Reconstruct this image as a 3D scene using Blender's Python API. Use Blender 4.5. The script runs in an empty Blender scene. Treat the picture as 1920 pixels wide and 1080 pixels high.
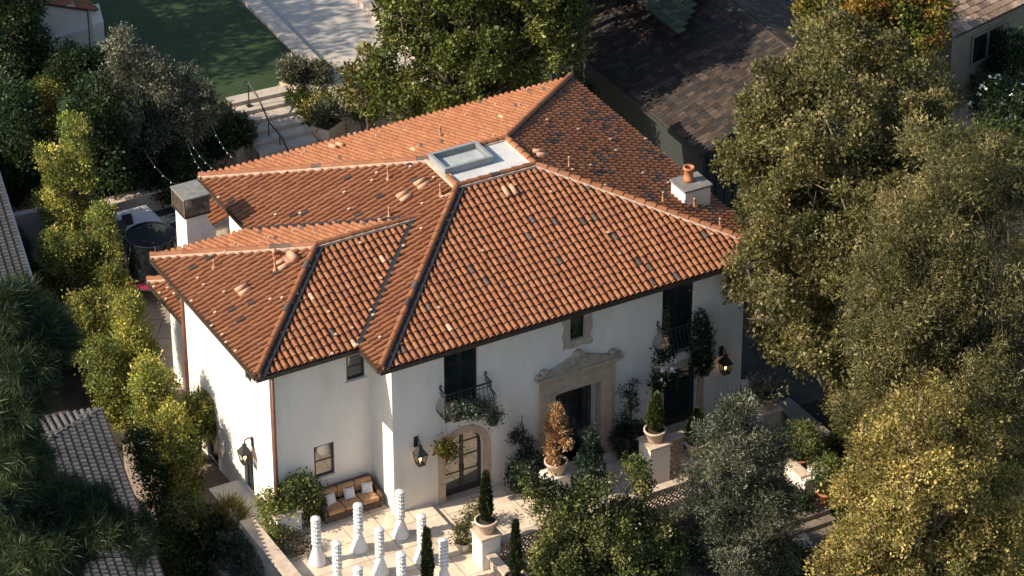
import bpy, bmesh, math, random
import numpy as np
from mathutils import Vector, Matrix
S = bpy.context.scene
COL = S.collection
# ------------------------------------------------------------------ camera
FPX = 6385.2
CAM = np.array([-43.0121, -87.6910, 70.6027])
YAW, PIT, ROL = 0.5020727, 0.5592334, -0.0022922
fw = np.array([math.cos(PIT)*math.sin(YAW), math.cos(PIT)*math.cos(YAW), -math.sin(PIT)])
r0 = np.array([math.cos(YAW), -math.sin(YAW), 0.0]); u0 = np.cross(r0, fw)
rt = r0*math.cos(ROL)+u0*math.sin(ROL); up = -r0*math.sin(ROL)+u0*math.cos(ROL)
cd = bpy.data.cameras.new('camera'); cam = bpy.data.objects.new('camera', cd); COL.objects.link(cam)
cd.sensor_width = 36.0; cd.lens = FPX/1920*36; cd.clip_start = 1; cd.clip_end = 2000
M = Matrix.Identity(4)
for i in range(3):
    M[i][0] = rt[i]; M[i][1] = up[i]; M[i][2] = -fw[i]; M[i][3] = CAM[i]
cam.matrix_world = M; S.camera = cam
# ------------------------------------------------------------------ light
SUN_EL = math.radians(33.0)
SUN_D = np.array([-1.0, 0.19, 0.0]); SUN_D /= np.linalg.norm(SUN_D)
sun_vec = Vector((SUN_D[0]*math.cos(SUN_EL), SUN_D[1]*math.cos(SUN_EL), math.sin(SUN_EL)))
w = bpy.data.worlds.new('World'); S.world = w; w.use_nodes = True
nt = w.node_tree; bg = nt.nodes['Background']; sky = nt.nodes.new('ShaderNodeTexSky')
sky.sky_type = 'NISHITA'; sky.sun_disc = False; sky.sun_elevation = SUN_EL
sky.sun_rotation = math.atan2(SUN_D[0], SUN_D[1])
nt.links.new(sky.outputs[0], bg.inputs[0]); bg.inputs[1].default_value = 0.12
sl = bpy.data.lights.new('sun', 'SUN'); sl.energy = 4.6; sl.angle = math.radians(0.5); sl.color = (1.0, 0.87, 0.70)
so = bpy.data.objects.new('sun', sl); COL.objects.link(so)
so.rotation_euler = sun_vec.to_track_quat('Z', 'Y').to_euler()
S.view_settings.view_transform = 'Standard'; S.view_settings.look = 'None'
S.view_settings.gamma = 1.0; S.view_settings.exposure = 0.7
S.render.engine = 'CYCLES'; S.cycles.max_bounces = 5; S.cycles.diffuse_bounces = 3
S.cycles.transparent_max_bounces = 6
RNG = np.random.default_rng(7); random.seed(7)
# ------------------------------------------------------------------ places from the photo's pixels (1920 wide)
def ray(px, py): return fw*FPX + rt*(px-960) - up*(py-540)
def at(px, py, z):
    d = ray(px, py); return CAM + d*((z-CAM[2])/d[2])
def atY(px, py, y):
    d = ray(px, py); return CAM + d*((y-CAM[1])/d[1])
def atX(px, py, x):
    d = ray(px, py); return CAM + d*((x-CAM[0])/d[0])
FH = np.array([fw[0], fw[1], 0]); FH /= np.linalg.norm(FH)
def atV(px, py, a):      # on the upright plane through point a that faces the viewer
    d = ray(px, py); return CAM + d*(((np.array(a)-CAM)@FH)/(d@FH))
def mpp(a): return ((np.array(a)-CAM)@fw)/FPX
# ------------------------------------------------------------------ objects
WL = {}
def props(o, label=None, cat=None, group=None, kind=None):
    if label: o['label'] = label
    if cat: o['category'] = cat
    if group: o['group'] = group
    if kind: o['kind'] = kind
    return o
def thing(name, label, cat, loc, group=None):
    o = bpy.data.objects.new(name, None); COL.objects.link(o); o.location = tuple(float(v) for v in loc)
    o.empty_display_size = 0.3; WL[o.name] = np.array(loc, float)
    return props(o, label, cat, group)
def copy_tree(o, delta, parent=None):
    c = o.copy(); COL.objects.link(c)
    if parent is not None: c.parent = parent
    else: c.location = tuple(np.array(o.location)+np.array(delta))
    for ch in o.children: copy_tree(ch, delta, c)
    return c
def norm(v):
    v = np.asarray(v, float); return v/max(1e-9, np.linalg.norm(v))
class MB:
    def __init__(s): s.v = []; s.f = []; s.c = []; s.n = 0; s.smooth = []
    def add(s, v, f, col=(1, 1, 1), smooth=False):
        v = np.asarray(v, float).reshape(-1, 3)
        s.v.append(v); b = s.n
        for q in f: s.f.append([i+b for i in q]); s.smooth.append(smooth)
        c = np.asarray(col, float)
        s.c.append(np.tile(c, (len(v), 1)) if c.ndim == 1 else c)
        s.n += len(v); return s
    def box(s, a, b, col=(1, 1, 1)):
        x0, y0, z0 = np.minimum(a, b); x1, y1, z1 = np.maximum(a, b)
        v = [(x0,y0,z0),(x1,y0,z0),(x1,y1,z0),(x0,y1,z0),(x0,y0,z1),(x1,y0,z1),(x1,y1,z1),(x0,y1,z1)]
        return s.add(v, [(0,3,2,1),(4,5,6,7),(0,1,5,4),(1,2,6,5),(2,3,7,6),(3,0,4,7)], col)
    def obox(s, c, X, Y, Z, dx, dy, dz, col=(1, 1, 1)):
        c = np.array(c, float); X = norm(X)*dx/2; Y = norm(Y)*dy/2; Z = norm(Z)*dz/2
        v = [c-X-Y-Z, c+X-Y-Z, c+X+Y-Z, c-X+Y-Z, c-X-Y+Z, c+X-Y+Z, c+X+Y+Z, c-X+Y+Z]
        return s.add(v, [(0,3,2,1),(4,5,6,7),(0,1,5,4),(1,2,6,5),(2,3,7,6),(3,0,4,7)], col)
    def rotbox(s, cx, cy, z0, z1, dx, dy, ang, col=(1, 1, 1)):
        return s.obox((cx, cy, (z0+z1)/2), (math.cos(ang), math.sin(ang), 0), (-math.sin(ang), math.cos(ang), 0), (0, 0, 1), dx, dy, z1-z0, col)
    def bar(s, a, b, t, t2=None, col=(1, 1, 1)):
        a = np.array(a, float); b = np.array(b, float); Z = b-a; L = np.linalg.norm(Z)
        h = np.array([0, 0, 1.]) if abs(Z[2]) < .95*L else np.array([1., 0, 0])
        X = norm(np.cross(h, Z)); Y = np.cross(norm(Z), X)
        return s.obox((a+b)/2, X, Y, Z, t, t2 or t, L, col)
    def tube(s, pts, rad, seg=6, col=(1, 1, 1), closed=False):
        pts = np.array(pts, float); n = len(pts)
        rad = np.full(n, rad) if np.isscalar(rad) else np.array(rad, float)
        T = np.gradient(pts, axis=0) if not closed else (np.roll(pts, -1, 0)-np.roll(pts, 1, 0))
        v = []; prev = None
        for i in range(n):
            t = norm(T[i])
            if prev is None:
                h = np.array([0, 0, 1.]) if abs(t[2]) < .9 else np.array([1., 0, 0]); X = norm(np.cross(h, t))
            else: X = norm(prev - t*(prev@t))
            prev = X; Y = np.cross(t, X)
            for k in range(seg):
                a = 2*math.pi*k/seg; v.append(pts[i]+rad[i]*(X*math.cos(a)+Y*math.sin(a)))
        f = []
        for i in range(n if closed else n-1):
            j = (i+1) % n
            for k in range(seg):
                k2 = (k+1) % seg; f.append((i*seg+k, i*seg+k2, j*seg+k2, j*seg+k))
        if not closed: f.append(tuple(range(seg))[::-1]); f.append(tuple((n-1)*seg+k for k in range(seg)))
        return s.add(v, f, col, True)
    def lathe(s, prof, c, seg=20, col=(1, 1, 1), capb=True, capt=True, smooth=True):
        c = np.array(c, float); v = []
        for r, z in prof:
            for k in range(seg):
                a = 2*math.pi*k/seg; v.append(c+np.array([r*math.cos(a), r*math.sin(a), z]))
        f = []; n = len(prof)
        for i in range(n-1):
            for k in range(seg):
                k2 = (k+1) % seg; f.append((i*seg+k, i*seg+k2, (i+1)*seg+k2, (i+1)*seg+k))
        if capb: f.append(tuple(range(seg))[::-1])
        if capt: f.append(tuple((n-1)*seg+k for k in range(seg)))
        return s.add(v, f, col, smooth)
    def prism(s, poly, O, X, Y, N, depth, col=(1, 1, 1)):   # poly in (x,y) on plane O,X,Y, extruded along N
        O = np.array(O, float); X = np.array(X, float); Y = np.array(Y, float); N = np.array(N, float)
        a = [O+X*p[0]+Y*p[1] for p in poly]; n = len(a)
        v = a+[q+N*depth for q in a]
        f = [tuple(range(n))[::-1], tuple(range(n, 2*n))]
        for i in range(n): j = (i+1) % n; f.append((i, j, n+j, n+i))
        return s.add(v, f, col)
    def ringprism(s, outer, inner, O, X, Y, N, depth, closed=False, col=(1, 1, 1)):
        n = len(outer); O = np.array(O, float); X = np.array(X, float); Y = np.array(Y, float); N = np.array(N, float)
        g = lambda P, d: [O+X*p[0]+Y*p[1]+N*d for p in P]
        v = g(outer, 0)+g(inner, 0)+g(outer, depth)+g(inner, depth); f = []
        for i in range(n if closed else n-1):
            j = (i+1) % n
            f += [(2*n+i, 2*n+j, 3*n+j, 3*n+i), (i, j, 2*n+j, 2*n+i), (n+j, n+i, 3*n+i, 3*n+j), (j, i, n+i, n+j)]
        if not closed:
            for i in (0, n-1): f.append((i, n+i, 3*n+i, 2*n+i))
        return s.add(v, f, col)
    def build(s, name, mat, parent=None, loc=None, bev=0):
        v = np.concatenate(s.v); c = np.concatenate(s.c)
        o0 = WL[parent.name] if parent is not None else (np.array(loc, float) if loc is not None else np.zeros(3))
        me = bpy.data.meshes.new(name); me.from_pydata((v-o0).tolist(), [], s.f)
        at_ = me.color_attributes.new('Col', 'FLOAT_COLOR', 'POINT')
        at_.data.foreach_set('color', np.c_[c, np.ones(len(c))].astype(np.float32).ravel())
        me.polygons.foreach_set('use_smooth', s.smooth)
        for m in (mat if isinstance(mat, (list, tuple)) else [mat]): me.materials.append(m)
        bm = bmesh.new(); bm.from_mesh(me); bmesh.ops.recalc_face_normals(bm, faces=bm.faces)
        if bev:
            es = [e for e in bm.edges if len(e.link_faces) == 2 and e.calc_face_angle(0) > 0.6]
            bmesh.ops.bevel(bm, geom=es, offset=bev, segments=2, affect='EDGES', profile=0.5)
        bm.to_mesh(me); bm.free()
        return link(name, me, parent, o0)
def link(name, me, parent, o0):
    o = bpy.data.objects.new(name, me); COL.objects.link(o)
    if parent is not None: o.parent = parent
    else: o.location = tuple(float(x) for x in o0)
    WL[o.name] = np.array(o0, float); return o
def cut(o, cutters):       # take openings out of a wall block
    tmp = []
    for mb in cutters:
        c = mb.build('cutter', MAT['stucco'], loc=(0, 0, 0)); tmp.append(c)
        m = o.modifiers.new('b', 'BOOLEAN'); m.operation = 'DIFFERENCE'; m.object = c; m.solver = 'EXACT'
    bpy.context.view_layer.update()
    dg = bpy.context.evaluated_depsgraph_get()
    me = bpy.data.meshes.new_from_object(o.evaluated_get(dg)); o.modifiers.clear(); o.data = me
    for c in tmp: bpy.data.objects.remove(c)
# ------------------------------------------------------------------ materials
MAT = {}
def nodes(name):
    m = bpy.data.materials.new(name); m.use_nodes = True; n = m.node_tree
    return m, n, n.nodes['Principled BSDF']
def mat(name, col, rough=.7, var=.15, vscale=3., bump=.0, bscale=40., attr=False, metal=0., spec=.5, stain=0., stretch=(1, 1, 1)):
    m, n, b = nodes(name); L = n.links.new
    b.inputs['Roughness'].default_value = rough; b.inputs['Metallic'].default_value = metal
    b.inputs['Specular IOR Level'].default_value = spec
    tc = n.nodes.new('ShaderNodeTexCoord'); mp = n.nodes.new('ShaderNodeMapping'); mp.inputs['Scale'].default_value = stretch
    L(tc.outputs['Object'], mp.inputs[0])
    if attr:
        a = n.nodes.new('ShaderNodeAttribute'); a.attribute_name = 'Col'; src = a.outputs['Color']
    else:
        a = n.nodes.new('ShaderNodeRGB'); a.outputs[0].default_value = (*col, 1); src = a.outputs[0]
    no = n.nodes.new('ShaderNodeTexNoise'); no.inputs['Scale'].default_value = vscale; no.inputs['Detail'].default_value = 6
    L(mp.outputs[0], no.inputs['Vector'])
    mr = n.nodes.new('ShaderNodeMapRange'); mr.inputs[1].default_value = .3; mr.inputs[2].default_value = .7
    mr.inputs[3].default_value = 1-var; mr.inputs[4].default_value = 1+var; L(no.outputs[0], mr.inputs[0])
    mx = n.nodes.new('ShaderNodeVectorMath'); mx.operation = 'SCALE'; L(src, mx.inputs[0]); L(mr.outputs[0], mx.inputs['Scale'])
    out = mx.outputs[0]
    if stain:
        n2 = n.nodes.new('ShaderNodeTexNoise'); n2.inputs['Scale'].default_value = .9; n2.inputs['Detail'].default_value = 8
        n2.inputs['Roughness'].default_value = .65; L(mp.outputs[0], n2.inputs['Vector'])
        r2 = n.nodes.new('ShaderNodeMapRange'); r2.inputs[1].default_value = .45; r2.inputs[2].default_value = .75
        r2.inputs[3].default_value = 1; r2.inputs[4].default_value = 1-stain; L(n2.outputs[0], r2.inputs[0])
        m2 = n.nodes.new('ShaderNodeVectorMath'); m2.operation = 'SCALE'; L(out, m2.inputs[0]); L(r2.outputs[0], m2.inputs['Scale']); out = m2.outputs[0]
    L(out, b.inputs['Base Color'])
    if bump:
        nb = n.nodes.new('ShaderNodeTexNoise'); nb.inputs['Scale'].default_value = bscale; nb.inputs['Detail'].default_value = 4
        L(mp.outputs[0], nb.inputs['Vector'])
        bp = n.nodes.new('ShaderNodeBump'); bp.inputs['Strength'].default_value = bump; bp.inputs['Distance'].default_value = .03
        L(nb.outputs[0], bp.inputs['Height']); L(bp.outputs[0], b.inputs['Normal'])
    MAT[name] = m; return m
def leafmat(name, trans=.25, rough=.55, spec=.3):
    m, n, b = nodes(name); L = n.links.new
    a = n.nodes.new('ShaderNodeAttribute'); a.attribute_name = 'Col'
    b.inputs['Roughness'].default_value = rough; b.inputs['Specular IOR Level'].default_value = spec
    L(a.outputs['Color'], b.inputs['Base Color'])
    t = n.nodes.new('ShaderNodeBsdfTranslucent'); sc = n.nodes.new('ShaderNodeVectorMath'); sc.operation = 'MULTIPLY'
    sc.inputs[1].default_value = (1.3, 1.25, .5); L(a.outputs['Color'], sc.inputs[0]); L(sc.outputs[0], t.inputs[0])
    mx = n.nodes.new('ShaderNodeMixShader'); mx.inputs[0].default_value = trans
    L(b.outputs[0], mx.inputs[1]); L(t.outputs[0], mx.inputs[2]); L(mx.outputs[0], n.nodes['Material Output'].inputs[0])
    MAT[name] = m
def pavemat(name, c1, c2, mortar, sx, sy, msize=.012, rot=0., var=.2, offs=.5):
    m, n, b = nodes(name); L = n.links.new; b.inputs['Roughness'].default_value = .75
    tc = n.nodes.new('ShaderNodeTexCoord'); mp = n.nodes.new('ShaderNodeMapping'); mp.inputs['Rotation'].default_value = (0, 0, rot)
    L(tc.outputs['Object'], mp.inputs[0])
    br = n.nodes.new('ShaderNodeTexBrick'); br.offset = offs
    br.inputs['Color1'].default_value = (*c1, 1); br.inputs['Color2'].default_value = (*c2, 1); br.inputs['Mortar'].default_value = (*mortar, 1)
    br.inputs['Scale'].default_value = 1; br.inputs['Brick Width'].default_value = sx; br.inputs['Row Height'].default_value = sy
    br.inputs['Mortar Size'].default_value = msize; L(mp.outputs[0], br.inputs[0])
    no = n.nodes.new('ShaderNodeTexNoise'); no.inputs['Scale'].default_value = 2.2; no.inputs['Detail'].default_value = 8; L(tc.outputs['Object'], no.inputs['Vector'])
    mr = n.nodes.new('ShaderNodeMapRange'); mr.inputs[1].default_value = .3; mr.inputs[2].default_value = .7; mr.inputs[3].default_value = 1-var; mr.inputs[4].default_value = 1+var*.6
    L(no.outputs[0], mr.inputs[0]); mx = n.nodes.new('ShaderNodeVectorMath'); mx.operation = 'SCALE'
    L(br.outputs[0], mx.inputs[0]); L(mr.outputs[0], mx.inputs['Scale']); L(mx.outputs[0], b.inputs['Base Color']); MAT[name] = m
def glassmat(name, col=(.012, .02, .022), ior=2.1):
    m, n, b = nodes(name); b.inputs['Base Color'].default_value = (*col, 1); b.inputs['Roughness'].default_value = .03
    b.inputs['IOR'].default_value = ior; MAT[name] = m
def emimat(name, col, st):
    m, n, b = nodes(name); b.inputs['Base Color'].default_value = (*col, 1)
    b.inputs['Emission Color'].default_value = (*col, 1); b.inputs['Emission Strength'].default_value = st; MAT[name] = m
def clearmat(name, tint=(.85, .92, .92), fac=.12):
    m, n, b = nodes(name); L = n.links.new
    b.inputs['Base Color'].default_value = (.02, .025, .027, 1); b.inputs['Roughness'].default_value = .03
    t = n.nodes.new('ShaderNodeBsdfTransparent'); t.inputs[0].default_value = (*tint, 1)
    mx = n.nodes.new('ShaderNodeMixShader'); mx.inputs[0].default_value = fac
    L(t.outputs[0], mx.inputs[1]); L(b.outputs[0], mx.inputs[2]); L(mx.outputs[0], n.nodes['Material Output'].inputs[0]); MAT[name] = m

mat('stucco', (.79, .73, .64), .9, .05, 1.2, .5, 45, stain=.13, stretch=(1.3, 1.3, .35))
mat('tile', (1, 1, 1), .8, .12, 5, .25, 30, attr=True)
mat('mortar', (.52, .41, .32), .9, .2, 6)
mat('dark_metal', (.022, .022, .022), .5, .2, 5)
mat('gutter_bronze', (.045, .03, .022), .5, .3, 3)
mat('copper_pipe', (.16, .055, .03), .5, .3, 4)
mat('soffit', (.10, .065, .04), .8, .2, 4)
mat('limestone', (.50, .38, .27), .85, .14, 4, .3, 50, stain=.18)
mat('grey_limestone', (.46, .37, .28), .85, .14, 4, .35, 40, stain=.25)
mat('membrane', (.54, .53, .51), .7, .08, 2, stain=.12)
mat('curb_grey', (.24, .26, .26), .6, .1, 3)
mat('curb_light', (.58, .59, .57), .6, .1, 3)
mat('bronze_frame', (.03, .026, .022), .45, .2, 6)
mat('black_frame', (.012, .018, .02), .4, .2, 6)
mat('white_paint', (.70, .69, .67), .5, .04, 4)
mat('wicker', (.09, .055, .035), .8, .4, 60, .4, 90)
mat('tan_cushion', (.42, .24, .12), .85, .12, 8, .2, 20)
mat('pillow_fabric', (.62, .60, .57), .9, .2, 14, .2, 25)
mat('pot_stone', (.55, .43, .32), .9, .15, 8, .2, 30, stain=.25)
mat('terracotta', (.40, .16, .07), .85, .2, 6, .2, 30)
mat('cap_grey', (.19, .18, .16), .8, .25, 5, stain=.3)
mat('cage_bronze', (.13, .10, .075), .7, .3, 6)
mat('soil', (.035, .022, .014), .95, .4, 12, .6, 30)
mat('bark', (.10, .075, .05), .95, .35, 8, .6, 25, stretch=(1, 1, .3))
mat('pale_bark', (.26, .20, .14), .95, .3, 8, .5, 25, stretch=(1, 1, .3))
mat('ground', (.035, .030, .020), .98, .5, 1.2, .8, 6)
mat('lattice', (.58, .43, .33), .9, .2, 8)
mat('capstone', (.55, .44, .33), .85, .18, 4, .2, 30, stain=.2)
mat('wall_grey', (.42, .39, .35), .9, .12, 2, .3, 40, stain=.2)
mat('lawn', (.025, .056, .012), .95, .3, 5, .9, 60, stain=.4)
mat('pool_cover', (.46, .42, .36), .8, .06, 2, stain=.06)
mat('gravel', (.22, .20, .18), .95, .5, 22, .9, 60)
mat('shake', (1, 1, 1), .9, .3, 9, .4, 30, attr=True)
mat('white_tile', (1, 1, 1), .9, .15, 6, .2, 30, attr=True)
mat('grey_siding', (.025, .03, .027), .85, .15, 5)
mat('tan_siding', (.24, .19, .14), .85, .15, 5)
mat('net', (.006, .010, .012), .8, .1, 4)
mat('pink_pad', (.32, .02, .06), .5, .1, 4)
mat('steel', (.35, .36, .36), .35, .1, 4, metal=.8)
mat('side_path', (.20, .155, .12), .9, .2, 2, stain=.2)
mat('flower', (1, 1, 1), .7, .05, 4, attr=True)
mat('cable', (.01, .01, .01), .7, .1, 3)
clearmat('net_fabric', (.12, .14, .15), .85); glassmat('glass'); glassmat('warm_glass', (.03, .032, .03), 2.6); clearmat('skylight_glass', (.97, .98, .98), .08); clearmat('lantern_glass', (.9, .88, .82), .15)
emimat('flame', (1.0, .55, .2), 6.0); emimat('bulb', (1.0, .9, .75), .35)
leafmat('leaf', .33); leafmat('glossy_leaf', .15, .5, .35); leafmat('needle', .15, .5, .3); leafmat('silver_leaf', .15, .5, .4)
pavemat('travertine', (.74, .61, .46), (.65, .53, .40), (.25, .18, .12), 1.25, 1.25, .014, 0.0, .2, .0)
pavemat('shade_paving', (.035, .048, .055), (.028, .04, .047), (.015, .02, .022), .9, .9, .02, .6, .2, .0)  # dark paving with the shade of the yard painted in
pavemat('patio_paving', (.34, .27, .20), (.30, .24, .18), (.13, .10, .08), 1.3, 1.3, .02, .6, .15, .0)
pavemat('coping', (.60, .50, .40), (.55, .45, .36), (.3, .24, .19), 1.2, .9, .012)
pavemat('step_stone', (.50, .43, .35), (.44, .38, .31), (.22, .18, .15), 1.4, 5, .012)
# ------------------------------------------------------------------ foliage
def leafmesh(name, V, C, matname, parent, loc=None):
    n = len(V)//4
    o0 = WL[parent.name] if parent is not None else np.array(loc, float)
    me = bpy.data.meshes.new(name)
    me.vertices.add(4*n); me.vertices.foreach_set('co', (V-o0).astype(np.float32).ravel())
    me.loops.add(4*n); me.loops.foreach_set('vertex_index', np.arange(4*n, dtype=np.int32))
    me.polygons.add(n); me.polygons.foreach_set('loop_start', np.arange(0, 4*n, 4, dtype=np.int32))
    me.polygons.foreach_set('loop_total', np.full(n, 4, dtype=np.int32))
    me.update(calc_edges=True)
    at_ = me.color_attributes.new('Col', 'FLOAT_COLOR', 'POINT')
    at_.data.foreach_set('color', np.c_[C, np.ones(len(C))].astype(np.float32).ravel())
    me.materials.append(MAT[matname]); me.validate()
    return link(name, me, parent, o0)
LEAF_N, LEAF_S = 1.7, .74
def rnd_dirs(rng, n):
    d = rng.normal(size=(n, 3)); return d/np.linalg.norm(d, axis=1)[:, None]
def quads(rng, P, T, size, asp, col, fold=.25, jit=.25):
    """leaf quads at P pointing along T"""
    n = len(P); B = np.cross(T, rnd_dirs(rng, n)); B /= np.maximum(1e-6, np.linalg.norm(B, axis=1))[:, None]
    Nn = np.cross(B, T); s = size*(1+jit*rng.normal(size=n)).clip(.4, 1.8); s = s[:, None]
    V = np.empty((n, 4, 3)); V[:, 0] = P; V[:, 1] = P+T*s*.5+B*s*asp*.5+Nn*s*fold*.3
    V[:, 2] = P+T*s; V[:, 3] = P+T*s*.5-B*s*asp*.5+Nn*s*fold*.3
    return V.reshape(-1, 3), np.repeat(col, 4, axis=0)
def pick(rng, pal, n, key=None):
    pal = np.array(pal, float)
    if key is None: i = rng.integers(0, len(pal), n)
    else: i = ((key*.5+.5)*len(pal)+rng.normal(size=n)*.6).astype(int).clip(0, len(pal)-1)
    return pal[i]*(1+.22*rng.normal(size=n)).clip(.45, 1.7)[:, None]
def crown_points(rng, lobes, n, shell=.6, lump=.22, gap=.0):
    L = np.array(lobes, float); C = L[:, :3]; R = L[:, 3:6] if L.shape[1] >= 6 else np.repeat(L[:, 3:4], 3, 1)
    a = (R.prod(1))**(2/3); a /= a.sum()
    k = rng.choice(len(L), n, p=a); d = rnd_dirs(rng, n)
    rr = (shell+(1-shell)*rng.random(n)**.6)
    P0 = C[k]+d*R[k]
    q = np.sin(P0[:, 0]*2.1+1.3*np.sin(P0[:, 2]*1.7))+np.sin(P0[:, 1]*2.3+P0[:, 2]*1.1+2.)+np.sin(P0[:, 2]*2.6+P0[:, 0]*.9)
    q /= 3
    P = C[k]+d*R[k]*(rr*(1+lump*q))[:, None]
    keep = np.ones(n, bool)
    for j in range(len(L)):
        e = ((P-C[j])/R[j]); keep &= ~(((e**2).sum(1) < .30) & (k != j))
    if gap: keep &= (q > -1+gap+rng.random(n)*.3)
    return P[keep], d[keep], q[keep]
def foliage(name, lobes, parent, pal, n, k=10, size=.16, asp=.5, spread=.22, shell=.6, lump=.22, upb=.25, droop=0., matname='leaf', seed=0, gap=.25, loc=None, out=.7, clump=0., cper=16):
    rng = np.random.default_rng(seed+101); n = int(n*LEAF_N); size *= LEAF_S
    if clump:
        nc = max(6, int(n/cper)); Cc, dc, qc = crown_points(rng, lobes, nc, shell, lump, gap); nc = len(Cc)
        i = rng.integers(0, nc, n); e = rnd_dirs(rng, n); e = e+dc[i]*.5+np.array([0, 0, .35]); e /= np.linalg.norm(e, axis=1)[:, None]
        rad = clump*(.7+.6*rng.random(nc))[i]; P = Cc[i]+e*(rad*rng.random(n)**.4)[:, None]; d = e
        q = (qc[i]*.5+(rng.normal(size=nc)*.45)[i]).clip(-1, 1); cb_ = (1+.24*rng.normal(size=nc)).clip(.5, 1.6)[i]
    else: P, d, q = crown_points(rng, lobes, n, shell, lump, gap); cb_ = np.ones(len(P))
    m = len(P); cc = pick(rng, pal, m, q+.2*rng.normal(size=m))*cb_[:, None]
    P = np.repeat(P, k, 0)+rng.normal(size=(m*k, 3))*spread*.55
    D = np.repeat(d, k, 0)*out+rnd_dirs(rng, m*k)*.9; D[:, 2] += upb-droop; D /= np.linalg.norm(D, axis=1)[:, None]
    c = np.repeat(cc, k, 0)*(1+.22*rng.normal(size=m*k)).clip(.4, 1.8)[:, None]
    V, C = quads(rng, P, D, size, asp, c)
    return leafmesh(name, V, C, matname, parent, loc)
def limb(mb, a, b, r0, r1, rng, n=5, wob=.12, seg=6):
    a = np.array(a, float); b = np.array(b, float); t = np.linspace(0, 1, n); L = np.linalg.norm(b-a)
    p = a+(b-a)*t[:, None]; p[1:-1] += rng.normal(size=(n-2, 3))*wob*L*.25; p[:, 2] += np.sin(t*math.pi)*L*.04
    mb.tube(p, r0+(r1-r0)*t, seg)
    return p
def tree(name, label, base, lobes, pal, n, cat='tree', group=None, trunk_r=.22, bark='bark', twig=True, fork=.35, depthfill=True, **kw):
    """base: trunk foot; lobes: (px, py, radius px [, depth shift m]) on the upright plane through the trunk"""
    base = np.array(base, float); seed = kw.pop('seed', int(abs(base[0]*7+base[1]*13))+1); rng = np.random.default_rng(seed)
    LL = []
    for lb in lobes:
        px, py, r = lb[:3]; dz = lb[3] if len(lb) > 3 else 0.
        c = atV(px, py, base+FH*dz); R = r*mpp(c)-.5*kw.get('clump', 0); R = max(R, .25); LL.append((*c, R, R, R*.9))
        if depthfill and len(lb) <= 3 and R > .7:
            for sgn in (-1, 1):
                o = c+FH*sgn*R*.75+np.array([0, 0, -.15*R]) + rng.normal(size=3)*.12*R; LL.append((*o, R*.72, R*.72, R*.66))
    t = thing(name, label, cat, base, group)
    mb = MB(); cs = np.array([l[:3] for l in LL]); top = cs.mean(0); fk = base+(top-base)*np.array([.6, .6, 1])*fork
    limb(mb, base-np.array([0, 0, .3]), fk, trunk_r, trunk_r*.75, rng, 5, .08, 8)
    for l in LL:
        c = np.array(l[:3]); p = limb(mb, fk, c+np.array([0, 0, .2*l[3]]), trunk_r*.42, trunk_r*.10, rng, 6, .15)
        if twig:
            for q in range(5):
                d = rnd_dirs(rng, 1)[0]; d[2] = abs(d[2])*.6
                limb(mb, p[rng.integers(2, 6)], c+d*l[3]*.95, trunk_r*.08, .008, rng, 5, .2, 4)
    mb.build('trunk', MAT[bark], t)
    foliage('crown', LL, t, pal, n, seed=seed, **kw)
    return t
def shrub(name, label, base, lobes, pal, n, cat='shrub', group=None, **kw):
    """lobes in metres from base: (dx,dy,dz,rx,ry,rz)"""
    base = np.array(base, float); t = thing(name, label, cat, base, group); rng = np.random.default_rng(int(abs(base[0]*31+base[1]*17))+3)
    LL = [(*(base+np.array(l[:3])), *l[3:]) for l in lobes]
    mb = MB()
    for l in LL: limb(mb, base+rng.normal(size=3)*np.array([.05, .05, 0])-np.array([0, 0, .1]), l[:3], .035, .012, rng, 4, .1, 5)
    mb.build('stem', MAT['bark'], t)
    foliage('foliage', LL, t, pal, n, **kw); return t
# palettes (linear base colours)
OLIVE_BROWN = [(0.0727, 0.0756, 0.0277), (0.1197, 0.1115, 0.0416), (0.1625, 0.1436, 0.0574), (0.2137, 0.1796, 0.0792), (0.1283, 0.121, 0.0436)]
GREEN = [(0.0345, 0.0581, 0.0181), (0.059, 0.0873, 0.0236), (0.0974, 0.1227, 0.0323), (0.1352, 0.1467, 0.0419)]
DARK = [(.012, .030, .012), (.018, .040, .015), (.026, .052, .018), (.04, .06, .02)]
YELLOWG = [(0.1073, 0.1447, 0.0417), (0.1901, 0.2231, 0.0584), (0.3125, 0.3129, 0.0827), (0.4543, 0.3954, 0.118)]
HEDGE = [(0.0771, 0.1101, 0.0303), (0.1327, 0.158, 0.0385), (0.2063, 0.2067, 0.0549), (0.2787, 0.24, 0.0631)]
SILVER = [(.055,.066,.040),(.088,.098,.062),(.125,.130,.085),(.17,.165,.115)]
GREYG = [(0.0767, 0.0794, 0.0326), (0.1206, 0.1142, 0.047), (0.1699, 0.1529, 0.065), (0.2302, 0.1936, 0.0858)]
GOLD = [(0.132, 0.121, 0.0374), (0.231, 0.1926, 0.0605), (0.33, 0.2632, 0.088), (0.44, 0.336, 0.1265), (0.1705, 0.1624, 0.0462)]
AUTUMN = [(.06,.085,.016),(.12,.13,.025),(.20,.18,.035),(.30,.20,.04),(.30,.15,.04)]
CITRUS = [(0.0337, 0.053, 0.0173), (0.0606, 0.0826, 0.022), (0.1198, 0.1307, 0.0371), (0.2086, 0.1948, 0.0709), (0.0899, 0.1037, 0.0266)]
PINE = [(0.0187, 0.0374, 0.0191), (0.0299, 0.0523, 0.0241), (0.0494, 0.0711, 0.0294), (0.0724, 0.0938, 0.0394)]
BLUEG = [(.03,.055,.04),(.05,.085,.06),(.075,.115,.082),(.11,.145,.105)]
BROWN = [(.36,.20,.10),(.46,.28,.14),(.56,.36,.19),(.40,.22,.11)]
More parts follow.
